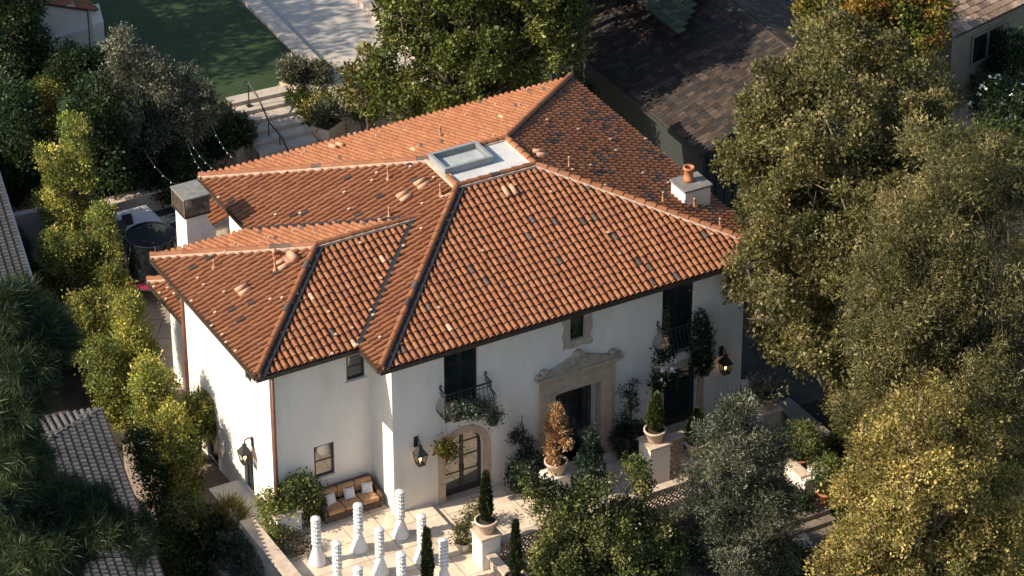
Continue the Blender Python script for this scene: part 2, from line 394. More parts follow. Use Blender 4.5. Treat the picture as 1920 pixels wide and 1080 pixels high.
# ================================================================== THE VILLA
W_, D_, HE, SL, RR = 16.0, 14.98, 6.24, 0.335, 6.38
WX, WY0, WY1 = -3.91, 1.65, 10.58; H2 = (WY1-WY0)/2
OV = .76; GR = -.75; G0 = -.6
TILE = [(.265,.102,.041),(.252,.094,.036),(.278,.111,.047),(.235,.084,.033),(.26,.098,.039)]
def tile_col(rng, dark):
    a = rng.random()
    if a < dark: return np.array((.085,.055,.042))*(.7+.7*rng.random())
    if a < dark+.035: return np.array((.24,.085,.045))*(.8+.4*rng.random())
    if a < dark+.038: return np.array((.54,.31,.19))
    return np.array(TILE[rng.integers(0, 5)])*(.90+.19*rng.random())
def tile_slope(mb, O, U, R, s, u0, u1, lo, hi, rng, dark=.04, dots=.08, sp=.246, ex=.335, tint=1.):
    O = np.array(O, float); U = np.array(U, float); R = np.array(R, float); Zv = np.array([0, 0, 1.])
    sd = norm(R+Zv*s); Nn = norm(np.cross(U, sd)); Nn = Nn if Nn[2] > 0 else -Nn
    k = math.sqrt(1+s*s); ncol = int(round((u1-u0)/sp)); sp = (u1-u0)/ncol
    AC = np.linspace(0, math.pi, 7); DARKU = {}
    for c in range(ncol):
        u = u0+(c+.5)*sp
        for cover in (True, False):
            uu = u if cover else u0+c*sp
            if not cover and c == 0: continue
            a, b = lo(uu), hi(uu)
            if b-a < .06: continue
            if a <= 0: a = -.06
            i0 = int(math.floor(a/ex)); i1 = int(math.ceil(b/ex))
            joff = rng.normal()*.02 if cover else 0
            for i in range(i0, i1):
                t0 = max(a, i*ex+joff if i > i0 else a); t1 = min(b, (i+1)*ex+.06)
                if t1-t0 < .05: continue
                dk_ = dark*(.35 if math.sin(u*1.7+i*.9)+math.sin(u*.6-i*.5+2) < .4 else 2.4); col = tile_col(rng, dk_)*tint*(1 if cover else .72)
                du = rng.normal()*.006
                q0 = O+U*(uu+du)+sd*(t0*k); q1 = O+U*(uu+du)+sd*(t1*k)
                if cover:
                    r_a, r_b = .089, .073; h0, h1 = .048+rng.random()*.014, .018
                    v = [q0+U*r_a*math.cos(x)+Nn*(h0+r_a*math.sin(x)) for x in AC]+[q1+U*r_b*math.cos(x)+Nn*(h1+r_b*math.sin(x)) for x in AC]
                    n = 7; mb.add(v, [(j, j+1, n+j+1, n+j) for j in range(6)], col, True)
                    mb.add(v[:7], [tuple(range(7))], col*.55)
                    if rng.random() < dots:
                        p = q0+Nn*(h0+r_a+.004); mb.obox(p+sd*.02+U*rng.normal()*.02, U, sd, Nn, .095, .10, .03, (.50,.36,.25))
                else:
                    v = [q0+U*.08*math.cos(x)+Nn*(.07-.06*math.sin(x)) for x in AC[::2]]+[q1+U*.08*math.cos(x)+Nn*(.045-.05*math.sin(x)) for x in AC[::2]]
                    mb.add(v, [(j, j+1, 4+j+1, 4+j) for j in range(3)], col, True)
def caps(mb, a, b, rng, rad=.118, ex=.42, dark=.05):
    a = np.array(a, float); b = np.array(b, float); L = np.linalg.norm(b-a); n = max(1, int(L/ex)); t = (b-a)/L
    X = norm(np.cross(t, (0, 0, 1))); Nn = np.cross(X, t); AC = np.linspace(-.15, math.pi+.15, 8)
    for i in range(n):
        p0 = a+t*(i*L/n-.03); p1 = a+t*((i+1)*L/n+.04); col = tile_col(rng, dark); n_ = 8
        v = [p0+X*rad*1.06*math.cos(x)+Nn*(.03+rad*1.06*math.sin(x)) for x in AC]+[p1+X*rad*.9*math.cos(x)+Nn*(.0+rad*.9*math.sin(x)) for x in AC]
        mb.add(v, [(j, j+1, n_+j+1, n_+j) for j in range(7)], col, True); mb.add(v[:8], [tuple(range(8))], col*.5)
def mortar_shade_bed(mb, a, b, w_=.34, h=.10):
    a = np.array(a, float); b = np.array(b, float); t = norm(b-a); X = norm(np.cross(t, (0, 0, 1)))
    mb.obox((a+b)/2-np.array([0, 0, h*.2]), X, t, np.cross(X, t), w_, np.linalg.norm(b-a), h)
villa = thing('villa', 'white stucco villa with orange barrel tiled hip roofs', 'house', (8, 7.5, -.75))
# ---- walls with their openings
def arch_poly(cx, r, z0, zs, n=14):
    return [(cx-r, z0)]+[(cx-r*math.cos(math.pi*i/n), zs+r*math.sin(math.pi*i/n)) for i in range(n+1)]+[(cx+r, z0)]
XF, ZF, NF = (1, 0, 0), (0, 0, 1), (0, -1, 0)
def fcut(x0, x1, z0, z1, y, d): return MB().box((x0, y-.2, z0), (x1, y+d, z1))
mw = MB().box((OV, OV, -3), (W_-OV, D_-OV, 6.06)).build('wall', MAT['stucco'], villa)
ww = MB().box((WX+OV, WY0+OV, -3), (OV+.3, WY1-OV, 6.05)).build('wall', MAT['stucco'], villa)
cs = []
for x0, x1, z0, z1, d in ((2.82, 4.16, 2.62, 5.72, .18), (11.74, 13.08, 2.6, 5.66, .18), (7.88, 8.50, 4.5, 5.52, .14), (7.26, 9.17, GR, 2.45, .75)):
    c = MB(); a, b = (x0-8, OV-.2+7.5-7.5, z0), (x1, OV+d, z1); c.box((x0, OV-.2, z0), (x1, OV+d, z1)); cs.append(c)
for cx, r in ((3.585, .78), (12.6, .72)):
    cs.append(MB().prism(arch_poly(cx, r, GR-.01, 1.2), (0, OV-.2, 0), XF, ZF, (0, 1, 0), .2+.34))
wl0 = WL['cutter'] if 'cutter' in WL else None
def shift(mbs, d):
    for m in mbs: m.v = [v-np.array(d) for v in m.v]
    return mbs
cut(mw, shift(cs, (0, 0, 0)))
cs = [fcut(-.17, .54, 4.41, 5.42, WY0+OV, .14), fcut(-1.55, -.76, .68, 2.05, WY0+OV, .14)]
XL = WX+OV
for y0, y1, z0, z1 in ((3.9, 4.45, 4.35, 5.05), (7.3, 8.25, -1.3, .75), (4.15, 4.95, -.6, 1.25)):
    cs.append(MB().box((XL-.2, y0, z0), (XL+.22, y1, z1)))
cut(ww, cs)
MB().box((-2.55, WY1-OV+.01, -3), (OV-.02, 12.55, 3.5)).build('wall', MAT['stucco'], villa)
MB().box((-.3, 14.35, -3), (1.1, 15.5, 4.15)).build('wall', MAT['stucco'], villa)
# ---- roofs
rng = np.random.default_rng(11)
rf = MB(); hh = lambda L, top: (lambda u: min(u, L-u, top))
z0f = lambda u: 0.0
def wlo(u):
    m = min(u-WY0, WY1-u); return max(0, min(m+.10, H2)) if m > 0 else 0
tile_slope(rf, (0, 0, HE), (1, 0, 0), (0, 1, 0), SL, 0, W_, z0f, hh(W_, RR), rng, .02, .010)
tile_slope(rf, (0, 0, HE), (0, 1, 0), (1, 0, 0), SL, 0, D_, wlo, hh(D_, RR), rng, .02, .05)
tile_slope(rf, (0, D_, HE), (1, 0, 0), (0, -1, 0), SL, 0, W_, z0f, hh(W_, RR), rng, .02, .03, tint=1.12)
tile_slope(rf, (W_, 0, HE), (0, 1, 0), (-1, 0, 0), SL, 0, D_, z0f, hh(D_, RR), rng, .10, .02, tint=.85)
zd = HE+SL*RR; A = (RR, RR, zd); B = (W_-RR, RR, zd); C_ = (W_-RR, D_-RR, zd); Dk = (RR, D_-RR, zd)
for q in (((0,0,HE),(W_,0,HE),B,A), ((W_,0,HE),(W_,D_,HE),C_,B), ((W_,D_,HE),(0,D_,HE),Dk,C_), ((0,D_,HE),(0,0,HE),A,Dk)):
    rf.add(q, [(0, 1, 2, 3)], (.13, .05, .03))
roof = rf.build('roof', MAT['tile'], villa)
wf = MB(); L8 = WY1-WY0; zr = HE+SL*H2
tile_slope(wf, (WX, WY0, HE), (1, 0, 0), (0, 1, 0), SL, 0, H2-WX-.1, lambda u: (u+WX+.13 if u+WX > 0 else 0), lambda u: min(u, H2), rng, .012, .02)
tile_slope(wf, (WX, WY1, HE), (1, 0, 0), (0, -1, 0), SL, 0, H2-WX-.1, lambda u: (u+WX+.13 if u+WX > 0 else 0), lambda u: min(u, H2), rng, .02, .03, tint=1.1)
tile_slope(wf, (WX, WY0, HE), (0, 1, 0), (1, 0, 0), SL, 0, L8, z0f, hh(L8, 9), rng, .015, .05)
ym = (WY0+WY1)/2
for q in (((WX,WY0,HE),(0,WY0,HE),(H2,ym,zr),(WX+H2,ym,zr)), ((WX,WY1,HE),(WX,WY0,HE),(WX+H2,ym,zr)), ((0,WY1,HE),(WX,WY1,HE),(WX+H2,ym,zr),(H2,ym,zr))):
    wf.add(np.array(q)+np.array([0, 0, -.004]), [tuple(range(len(q)))], (.13, .05, .03))
wroof = wf.build('roof', MAT['tile'], villa)
af = MB()
tile_slope(af, (-3.1, 9.86, 3.6), (0, 1, 0), (1, 0, 0), SL, 0, 3.24, z0f, lambda u: 3.24-u, rng, .04, .09)
tile_slope(af, (-3.1, 13.1, 3.6), (1, 0, 0), (0, -1, 0), SL, 0, 3.84, z0f, lambda u: min(u, 3.24), rng, .02, .03)
af.add([(-3.1,9.86,3.6),(-3.1,13.1,3.6),(.14,9.86,3.6+3.24*SL)], [(0,1,2)], (.13,.05,.03)); af.add([(-3.1,13.1,3.6),(.74,13.1,3.6),(.74,9.86,3.6+3.24*SL),(.14,9.86,3.6+3.24*SL)], [(0,1,2,3)], (.13,.05,.03))
tile_slope(af, (-.6, 14.3, 4.2), (0, 1, 0), (1, 0, 0), SL, 0, 1.5, z0f, lambda u: 1.7, rng, .03, .05)
af.add([(-.6,14.3,4.2),(-.6,15.8,4.2),(1.1,15.8,4.2+1.7*SL),(1.1,14.3,4.2+1.7*SL)], [(0,1,2,3)], (.13,.05,.03))
af.build('roof', MAT['tile'], villa)
cp = MB(); mo = MB(); dz = np.array([0, 0, .10])
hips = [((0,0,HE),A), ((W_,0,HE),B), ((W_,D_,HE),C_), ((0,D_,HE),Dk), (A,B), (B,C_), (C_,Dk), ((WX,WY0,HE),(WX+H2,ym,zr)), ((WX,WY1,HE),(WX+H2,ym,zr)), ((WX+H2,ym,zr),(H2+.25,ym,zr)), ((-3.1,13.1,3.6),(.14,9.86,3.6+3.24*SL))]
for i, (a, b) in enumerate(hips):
    shade_hip = i in (0, 2, 7); dz = np.array([0, 0, .12 if shade_hip else .09]); a = np.array(a)+dz; b = np.array(b)+dz; cp = MB(); mo = MB(); caps(cp, a, b, rng); mortar_shade_bed(mo, a+np.array([.13, -.10, -.06])*(i != 2)*shade_hip, b+np.array([.13, -.10, -.06])*(i != 2)*shade_hip, .26 if shade_hip else .30, .12 if shade_hip else .10)
    cp.build('ridge_cap', MAT['tile'], roof); mo.build('mortar', MAT['dark_metal' if shade_hip else 'mortar'], roof)  # the dark_metal beds are no mortar but a painted shade band beside the caps
dz = np.array([0, 0, .10])
cp = MB(); mo = MB(); a = np.array(A)+dz; b = a+(np.array(Dk)-np.array(A))*.32; caps(cp, a, b, rng); mortar_shade_bed(mo, a, np.array(Dk)+dz)
cp.build('ridge_cap', MAT['tile'], roof); mo.build('mortar', MAT['mortar'], roof)
va = MB()                                                       # dark bars painting the shadow line along the valleys
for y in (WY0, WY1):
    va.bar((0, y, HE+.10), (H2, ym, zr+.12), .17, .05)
va.build('valley_shade_strip', MAT['dark_metal'], roof)
so_ = MB().box((.06, .06, 6.02), (W_-.06, D_-.06, 6.17)); so_.build('soffit', MAT['soffit'], villa)
MB().box((WX+.06, WY0+.06, 6.01), (1.2, WY1-.06, 6.16)).build('soffit', MAT['soffit'], villa)
MB().box((-3.04, 9.84, 3.42), (OV-.03, 13.04, 3.55)).build('soffit', MAT['soffit'], villa)
gu = MB(); gz0, gz1 = HE-.17, HE-.015
gu.box((-.07, -.11, gz0), (W_+.07, .04, gz1)); gu.box((-.11, .045, gz0), (.04, WY0-.115, gz1)); gu.box((-.11, WY1+.115, gz0), (.04, D_+.1, gz1))
gu.box((WX-.07, WY0-.11, gz0), (.04, WY0+.04, gz1)); gu.box((WX-.11, WY0+.045, gz0), (WX+.04, WY1-.045, gz1)); gu.box((WX-.07, WY1-.04, gz0), (.04, WY1+.11, gz1))
gu.box((W_-.04, .045, gz0), (W_+.11, D_+.1, gz1)); gu.box((.045, D_-.04, gz0), (W_-.045, D_+.11, gz1))
gu.box((-3.2, 9.86, 3.44), (-3.06, 13.2, 3.585)); gu.box((-3.055, 13.06, 3.44), (.7, 13.2, 3.585))
gu.build('gutter', MAT['gutter_bronze'], villa)
MB().tube([(XL+.1, WY0+OV-.07, 6.0), (XL+.1, WY0+OV-.07, -.5)], .055, 8).build('downpipe', MAT['copper_pipe'], villa)
MB().tube([(XL-.07, 9.70, 6.0), (XL-.07, 9.70, -1.2)], .055, 8).build('downpipe', MAT['copper_pipe'], villa)
# ---- flat deck with the skylight
MB().box((RR+.05, RR+.05, zd-.2), (W_-RR-.05, D_-RR-.05, zd+.06)).build('roof_deck', MAT['membrane'], villa)
sx0, sx1, sy0, sy1 = RR-.02, RR+1.98, RR+.88, D_-RR-.02; sz0, sz1 = zd+.065, zd+.34
fr = MB(); T_ = .12
for a, b in (((sx0,sy0,sz0),(sx1,sy0+T_,sz1)), ((sx0,sy1-T_,sz0),(sx1,sy1,sz1)), ((sx0,sy0+T_,sz0),(sx0+T_,sy1-T_,sz1)), ((sx1-T_,sy0+T_,sz0),(sx1,sy1-T_,sz1))): fr.box(a, b)
sk = fr.build('skylight', MAT['curb_grey'], villa)
MB().box((sx0+T_, sy0+T_, sz0), (sx1-T_, sy1-T_, sz0+.03)).build('well', MAT['curb_light'], sk)
MB().box((sx0+T_, sy0+T_, sz1-.06), (sx1-T_, sy1-T_, sz1-.045)).build('pane', MAT['skylight_glass'], sk)
# ---- chimneys
ch = MB(); ch.prism([(-2.10, 3.3), (-.92, 3.3), (-.92, 6.0), (-1.22, 6.62), (-1.22, 6.84), (-2.07, 6.84)], (0, 12.58, 0), XF, ZF, NF, .98)
chl = ch.build('chimney', MAT['stucco'], villa, bev=.02)
cg = MB(); x0, x1, y0, y1 = -2.12, -1.17, 11.55, 12.63
for x in (x0, x1):
    for y in (y0, y1): cg.bar((x, y, 6.84), (x, y, 7.58), .06)
for k in range(11):
    t = k/10; cg.bar((x0+(x1-x0)*t, y0, 6.86), (x0+(x1-x0)*t, y0, 7.58), .014); cg.bar((x0, y0+(y1-y0)*t, 6.86), (x0, y0+(y1-y0)*t, 7.58), .014)
    cg.bar((x0+(x1-x0)*t, y1, 6.86), (x0+(x1-x0)*t, y1, 7.58), .014); cg.bar((x1, y0+(y1-y0)*t, 6.86), (x1, y0+(y1-y0)*t, 7.58), .014)
    z = 6.88+.7*t
    for a, b in (((x0,y0,z),(x1,y0,z)), ((x0,y0,z),(x0,y1,z)), ((x0,y1,z),(x1,y1,z)), ((x1,y0,z),(x1,y1,z))): cg.bar(a, b, .014)
cage = cg.build('spark_cage', MAT['cage_bronze'], chl)
MB().box((x0-.05, y0-.05, 6.842), (x1+.05, y1+.05, 6.90)).build('flashing', MAT['gutter_bronze'], chl)
MB().box((x0-.06, y0-.06, 7.585), (x1+.06, y1+.06, 7.66)).build('cap', MAT['cap_grey'], chl, bev=.015)
MB().lathe([(.26, 6.85), (.24, 7.3)], (-1.65, 12.1, 0), 14).build('flue', MAT['cage_bronze'], chl)
chr_ = MB().box((14.30, 3.5, 5.9), (15.4, 4.5, 7.38)).build('chimney', MAT['stucco'], villa, bev=.02)
MB().box((14.24, 3.44, 7.383), (15.46, 4.56, 7.47)).build('cap', MAT['cap_grey'], chr_, bev=.02)
MB().lathe([(.20,7.472),(.20,7.6),(.17,7.62),(.17,7.95),(.22,7.97),(.22,8.06),(.15,8.06),(.15,7.9)], (14.8, 4.1, 0), 16, capt=False).build('flue', MAT['terracotta'], chr_)
# ---- vents standing on the tiles
def onroof(px, py, O, n):
    d = ray(px, py); O = np.array(O, float); n = norm(n); return CAM+d*(((O-CAM)@n)/(d@n))
NL, NB, NR, NFr = (-SL, 0, 1), (0, SL, 1), (SL, 0, 1), (0, -SL, 1)
for px, py, O, n, h in ((728,338,(0,0,HE),NL,.55), (826,368,(0,0,HE),NL,.45), (730,408,(0,0,HE),NL,.35), (402,505,(WX,WY0,HE),NL,.32), (516,508,(WX,WY0,HE),NL,.5), (826,258,(0,D_,HE),NB,.42),
                        (1067,318,(W_,0,HE),NR,.5), (1243,382,(W_,0,HE),NR,.45), (1302,392,(W_,0,HE),NR,.4), (1350,428,(W_,0,HE),NR,.35)):
    p = onroof(px, py, O, n); MB().lathe([(.10,-.1),(.09,.08),(.042,.10),(.042,h*.8+.1),(.055,h*.8+.11),(.055,h*.8+.15)], p, 10, (.42,.21,.12)).build('vent_pipe', MAT['tile'], roof)
for px, py, O, n, U, R in ((793,349,(0,0,HE),NL,(0,1,0),(1,0,SL)), (760,372,(0,0,HE),NL,(0,1,0),(1,0,SL)), (458,548,(WX,WY0,HE),NL,(0,1,0),(1,0,SL)), (532,500,(WX,WY0,HE),NL,(0,1,0),(1,0,SL)), (632,279,(0,D_,HE),NB,(1,0,0),(0,-1,SL)), (1012,293,(W_,0,HE),NR,(0,1,0),(-1,0,SL)), (955,362,(0,0,HE),NFr,(1,0,0),(0,1,SL))):
    p = onroof(px, py, O, n); n_ = norm(n); v = MB(); U = np.array(U, float); R = norm(R)
    for k in (-.5, .5):
        c = p+n_*.13+U*.3*k; v.tube([c-R*.24, c+R*.24], [.10, .085], 10, (.48,.28,.17))
    v.build('roof_vent', MAT['tile'], roof)
p = onroof(541, 494, (WX, WY0, HE), NL); v = MB(); v.tube([p+np.array([.15,-.28,.28]), p+np.array([.15,.20,.28])], .15, 12, (.48,.27,.16)); v.box(p+np.array([-.12,-.25,-.05]), p+np.array([.35,.2,.2]), (.48,.27,.16)); v.build('roof_vent', MAT['tile'], roof)
p = onroof(515, 482, (WX, WY0, HE), NL); v = MB(); v.tube([p+np.array([0,0,-.05]), p+np.array([0,0,.3]), p+np.array([-.1,-.2,.36])], .075, 10, (.48,.27,.16)); v.build('roof_vent', MAT['tile'], roof)
# ---- glazing
def glazed(name, x0, x1, z0, z1, y, leaves, rows, m='black_frame', g='glass', fw_=.07, axis='x', cols=1):
    """flat joinery in an opening facing -Y (axis x) or -X (axis y)"""
    P = (lambda a, d, z: (a, y+d, z)) if axis == 'x' else (lambda a, d, z: (y+d, a, z))
    f = MB(); f.box(P(x0, 0, z0), P(x0+fw_, .06, z1)); f.box(P(x1-fw_, 0, z0), P(x1, .06, z1))
    f.box(P(x0+fw_, 0, z1-fw_), P(x1-fw_, .06, z1)); f.box(P(x0+fw_, 0, z0), P(x1-fw_, .06, z0+fw_*1.2))
    n = leaves*cols
    for i in range(1, n):
        c = x0+(x1-x0)*i/n; t = .075 if i % cols == 0 else .02; f.box(P(c-t, .004, z0+fw_*1.2), P(c+t, .05, z1-fw_))
    for i in range(1, rows):
        z = z0+(z1-z0)*i/rows; f.box(P(x0+fw_, .012, z-.02), P(x1-fw_, .045, z+.02))
    o = f.build(name, MAT[m], villa)
    MB().box(P(x0+.02, .028, z0+.02), P(x1-.02, .034, z1-.02)).build('pane', MAT[g], o); return o
glazed('balcony_door', 2.82, 4.16, 2.62, 5.70, OV+.10, 2, 4)
glazed('balcony_door', 11.74, 13.08, 2.60, 5.64, OV+.10, 2, 4)
glazed('window', 7.90, 8.48, 4.52, 5.50, OV+.06, 1, 2)
glazed('window', -.16, .53, 4.42, 5.41, WY0+OV+.06, 1, 2)
glazed('window', -1.54, -.77, .69, 2.04, WY0+OV+.06, 1, 2, 'bronze_frame', 'warm_glass')
glazed('window', 3.91, 4.44, 4.36, 5.04, XL+.05, 1, 1, axis='y')
glazed('side_door', 7.31, 8.24, -1.29, .74, XL+.10, 1, 1, 'bronze_frame', axis='y')
glazed('side_door', 4.16, 4.94, -.59, 1.24, XL+.10, 1, 1, 'bronze_frame', axis='y')
MB().box((-.25, WY0+OV-.07, 4.33), (.62, WY0+OV+.05, 4.405)).build('window_sill', MAT['stucco'], villa, bev=.01)
MB().box((-1.63, WY0+OV-.07, .60), (-.68, WY0+OV+.05, .675)).build('window_sill', MAT['stucco'], villa, bev=.01)
def arch_door(cx, ro, ri, zs, m, g):
    n = 14; ou = arch_poly(cx, ro, GR, zs, n); inn = arch_poly(cx, ri, GR, zs, n)
    MB().ringprism(ou, inn, (0, OV+.012, 0), XF, ZF, NF, .05).build('door_surround', MAT['limestone'], villa)
    y = OV+.20; f = MB(); rj = ri-.085
    f.ringprism(arch_poly(cx, ri-.002, GR+.02, zs, n), arch_poly(cx, rj, GR+.02, zs, n), (0, y+.06, 0), XF, ZF, NF, .06)
    f.box((cx-.075, y+.004, GR+.02), (cx+.075, y+.056, zs+rj+.01)); f.box((cx-rj, y+.006, GR+.02), (cx+rj, y+.054, GR+.25))
    for z in (GR+.95, GR+1.6, GR+2.2):
        hw = rj if z < zs else math.sqrt(max(0, rj*rj-(z-zs)**2)); f.box((cx-hw, y+.012, z-.022), (cx+hw, y+.05, z+.022))
    o = f.build('arched_door', MAT[m], villa)
    MB().prism(arch_poly(cx, ri-.03, GR+.03, zs, n), (0, y+.036, 0), XF, ZF, NF, .006).build('pane', MAT[g], o)
    MB().bar((cx+.05, y-.03, GR+.95), (cx+.05, y-.03, GR+1.25), .03).bar((cx-.05, y-.03, GR+.95), (cx-.05, y-.03, GR+1.25), .03).build('handle', MAT['dark_metal'], o)
    MB().box((cx-ro, OV-.12, GR), (cx+ro, OV+.34, GR+.03)).build('threshold', MAT['limestone'], villa)
arch_door(3.585, 1.06, .78, 1.2, 'bronze_frame', 'warm_glass')
arch_door(12.6, 1.0, .72, 1.2, 'black_frame', 'glass')
# wavy stone surround of the small window
ou, inn = [], []; x0, x1, z0, z1 = 7.60, 8.78, 4.20, 5.66; a0, a1, b0, b1 = 7.89, 8.49, 4.51, 5.51; n = 14
for k in range(4):
    for i in range(n):
        t = i/n; wv = .035*math.sin(t*2*math.pi*2+k)+.02*math.sin(t*2*math.pi*3)
        e = [(x0+(x1-x0)*t, z0+wv), (x1+wv, z0+(z1-z0)*t), (x1-(x1-x0)*t, z1+wv*.3), (x0+wv, z1-(z1-z0)*t)][k]
        g = [(a0+(a1-a0)*t, b0), (a1, b0+(b1-b0)*t), (a1-(a1-a0)*t, b1), (a0, b1-(b1-b0)*t)][k]
        ou.append(e); inn.append(g)
MB().ringprism(ou, inn, (0, OV+.01, 0), XF, ZF, NF, .055, True).build('window_surround', MAT['grey_limestone'], villa)
# ---- entrance portal
po = MB(); yb = OV+.02
for a, b in ((6.64, 7.262), (9.168, 9.74)):
    po.box((a, yb-.14, GR), (b, yb+.3, 3.14)); po.box((a-.05, yb-.19, GR), (b+.03, yb-.143, GR+.3)); po.box((a+.12, yb-.165, -.3), (b-.12, yb-.143, 2.3)); po.box((a-.03, yb-.18, 2.42), (b+.02, yb-.143, 2.52))
po.box((7.264, yb-.138, 2.45), (9.166, yb+.3, 3.14)); po.box((7.45, yb-.16, 2.62), (8.98, yb-.14, 2.95))
po.box((6.56, yb-.22, 3.143), (9.82, yb, 3.22)); po.box((6.48, yb-.30, 3.223), (9.92, yb, 3.30)); po.box((6.42, yb-.36, 3.303), (9.98, yb, 3.37))
portal = po.build('entrance_portal', MAT['limestone'], villa, bev=.012)
pts = [(6.44, 3.373), (6.46, 3.50)]
for i in range(25):
    t = i/24; x = 6.75+(9.65-6.75)*t; u = abs(2*t-1); z = 3.46+.50*(1-u)**1.25*(1 if u > .16 else 1)+(.06 if u < .14 else 0); pts.append((x, z))
pts += [(9.94, 3.50), (9.96, 3.373)]
pe = MB().prism(pts, (0, yb-.05, 0), XF, ZF, NF, .16); yy = yb-.225
for cx, cz, r in ((6.78, 3.55, .12), (9.62, 3.55, .12), (8.2, 3.93, .15), (7.98, 3.66, .11), (8.42, 3.66, .11)):
    pe.tube([(cx, yb-.02, cz), (cx, yy-.03, cz)], r, 14)
    pe.tube([(cx+r*1.05*math.cos(a), yy-.02, cz+r*1.05*math.sin(a)) for a in np.linspace(0, 2*math.pi, 15)[:-1]], .022, 5, closed=True)
def spiral(cx, cz, r, a0, turns, sg): return [(cx+sg*r*(1-.75*t)*math.cos(a0+turns*2*math.pi*t), yy, cz+r*(1-.75*t)*math.sin(a0+turns*2*math.pi*t)) for t in np.linspace(0, 1, 18)]
for sg in (-1, 1):
    pe.tube(spiral(8.2+sg*.45, 3.58, .14, 0, 1.2, sg), .022, 5); pe.tube(spiral(8.2+sg*.80, 3.53, .10, 0, 1.2, sg), .02, 5)
    pe.tube([(8.2+sg*x, yy, 3.44+.32*(1-(x/1.4))**1.3) for x in np.linspace(.25, 1.3, 10)], .022, 5)
pe.build('pediment', MAT['grey_limestone'], portal)
fd = MB().box((7.30, OV+.60, GR+.01), (9.13, OV+.66, 2.43)); door = fd.build('front_door', MAT['black_frame'], villa)
ir = MB(); yq = OV+.57
for x in np.linspace(7.45, 8.98, 8): ir.bar((x, yq, GR+.1), (x, yq, 2.35), .02)
for cx in (7.78, 8.65):
    for cz in (-.1, .7, 1.5):
        for sg in (-1, 1): ir.tube([(cx+sg*(.05+.26*(1-.7*t))*math.cos(5*t), yq-.015, cz+(.05+.3*(1-.7*t))*math.sin(5*t)) for t in np.linspace(0, 1, 14)], .012, 4)
ir.build('ironwork', MAT['dark_metal'], door)
MB().box((7.34, OV+.585, GR+.12), (8.19, OV+.598, 2.33)).box((8.24, OV+.585, GR+.12), (9.09, OV+.598, 2.33)).build('pane', MAT['glass'], door)
# ---- wrought iron balconies
def balcony(x0, x1, zt):
    m = MB(); y1 = OV-.03; y0 = OV-.52; h = 1.12
    def bal(bx, by, nx, ny):
        L = []
        for t in np.linspace(0, 1, 9):
            o = .20*math.sin(max(0, (t-.25)/.75)*math.pi)**1.2; L.append((bx+nx*o, by+ny*o, zt-h*t))
        m.tube(L, .013, 4)
    for i in range(12): bal(x0+(x1-x0)*i/11, y0, 0, -1)
    for x, sg in ((x0, -1), (x1, 1)):
        for i in range(5): bal(x, y0+(y1-y0)*(i+.0)/5, sg, 0)
    for z, t in ((zt, .045), (zt-h, .03), (zt-.16, .02)):
        m.bar((x0-.02, y0, z), (x1+.02, y0, z), t); m.bar((x0, y0, z), (x0, y1, z), t); m.bar((x1, y0, z), (x1, y1, z), t)
    for x in (x0, x1):
        m.tube([(x, y1-.02, zt+.02), (x, y1-.05, zt+.18), (x, y1-.12, zt+.20), (x, y1-.15, zt+.12)], .022, 5)
    for z in np.linspace(y0, y1, 6): m.bar((x0, z, zt-h-.01), (x1, z, zt-h-.01), .02)
    return m.build('balcony', MAT['dark_metal'], villa)
balcony(2.62, 4.42, 4.18); balcony(11.5, 13.35, 4.08)
# ================================================================== GROUND AND TERRACES
def wallthing(name, label, mb, m, capmb=None, cat='wall', loc=(0, 0, 0), group=None):
    t = thing(name, label, cat, loc, group); mb.build('wall_body', MAT[m], t)
    if capmb: capmb.build('cap', MAT['capstone'], t, bev=.012)
    return t
def struct(name, mb, m, **k): return props(mb.build(name, MAT[m], loc=(0, 0, 0), **k), kind='structure')
g = MB(); g.add([(-400,-400,-3.2),(400,-400,-3.2),(400,400,-3.2),(-400,400,-3.2)], [(0,1,2,3)]); struct('ground', g, 'ground')
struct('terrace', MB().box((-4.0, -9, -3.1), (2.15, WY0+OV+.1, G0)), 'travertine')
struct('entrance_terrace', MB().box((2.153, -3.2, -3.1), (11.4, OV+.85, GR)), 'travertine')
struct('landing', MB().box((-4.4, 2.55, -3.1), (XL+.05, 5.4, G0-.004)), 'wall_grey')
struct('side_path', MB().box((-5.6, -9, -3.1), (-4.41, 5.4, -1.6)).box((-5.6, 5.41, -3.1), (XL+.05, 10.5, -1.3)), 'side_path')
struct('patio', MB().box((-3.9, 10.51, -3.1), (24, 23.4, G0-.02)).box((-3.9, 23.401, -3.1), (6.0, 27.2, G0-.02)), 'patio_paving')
struct('yard_soil', MB().box((11.403, -3.2, -3.1), (16.5, OV+.6, -1.3)).box((16.0, .8, -3.1), (36, 10.5, -1.6)), 'ground')
sl_ = MB(); sl_.add([at(196,392,G0-.012),at(322,352,G0-.012),at(352,400,G0-.012),at(300,470,G0-.012),at(240,450,G0-.012)], [(0,1,2,3,4)]); struct('shade_floor', sl_, 'shade_paving')  # dark sheet over the patio, the yard's shade put into its colour
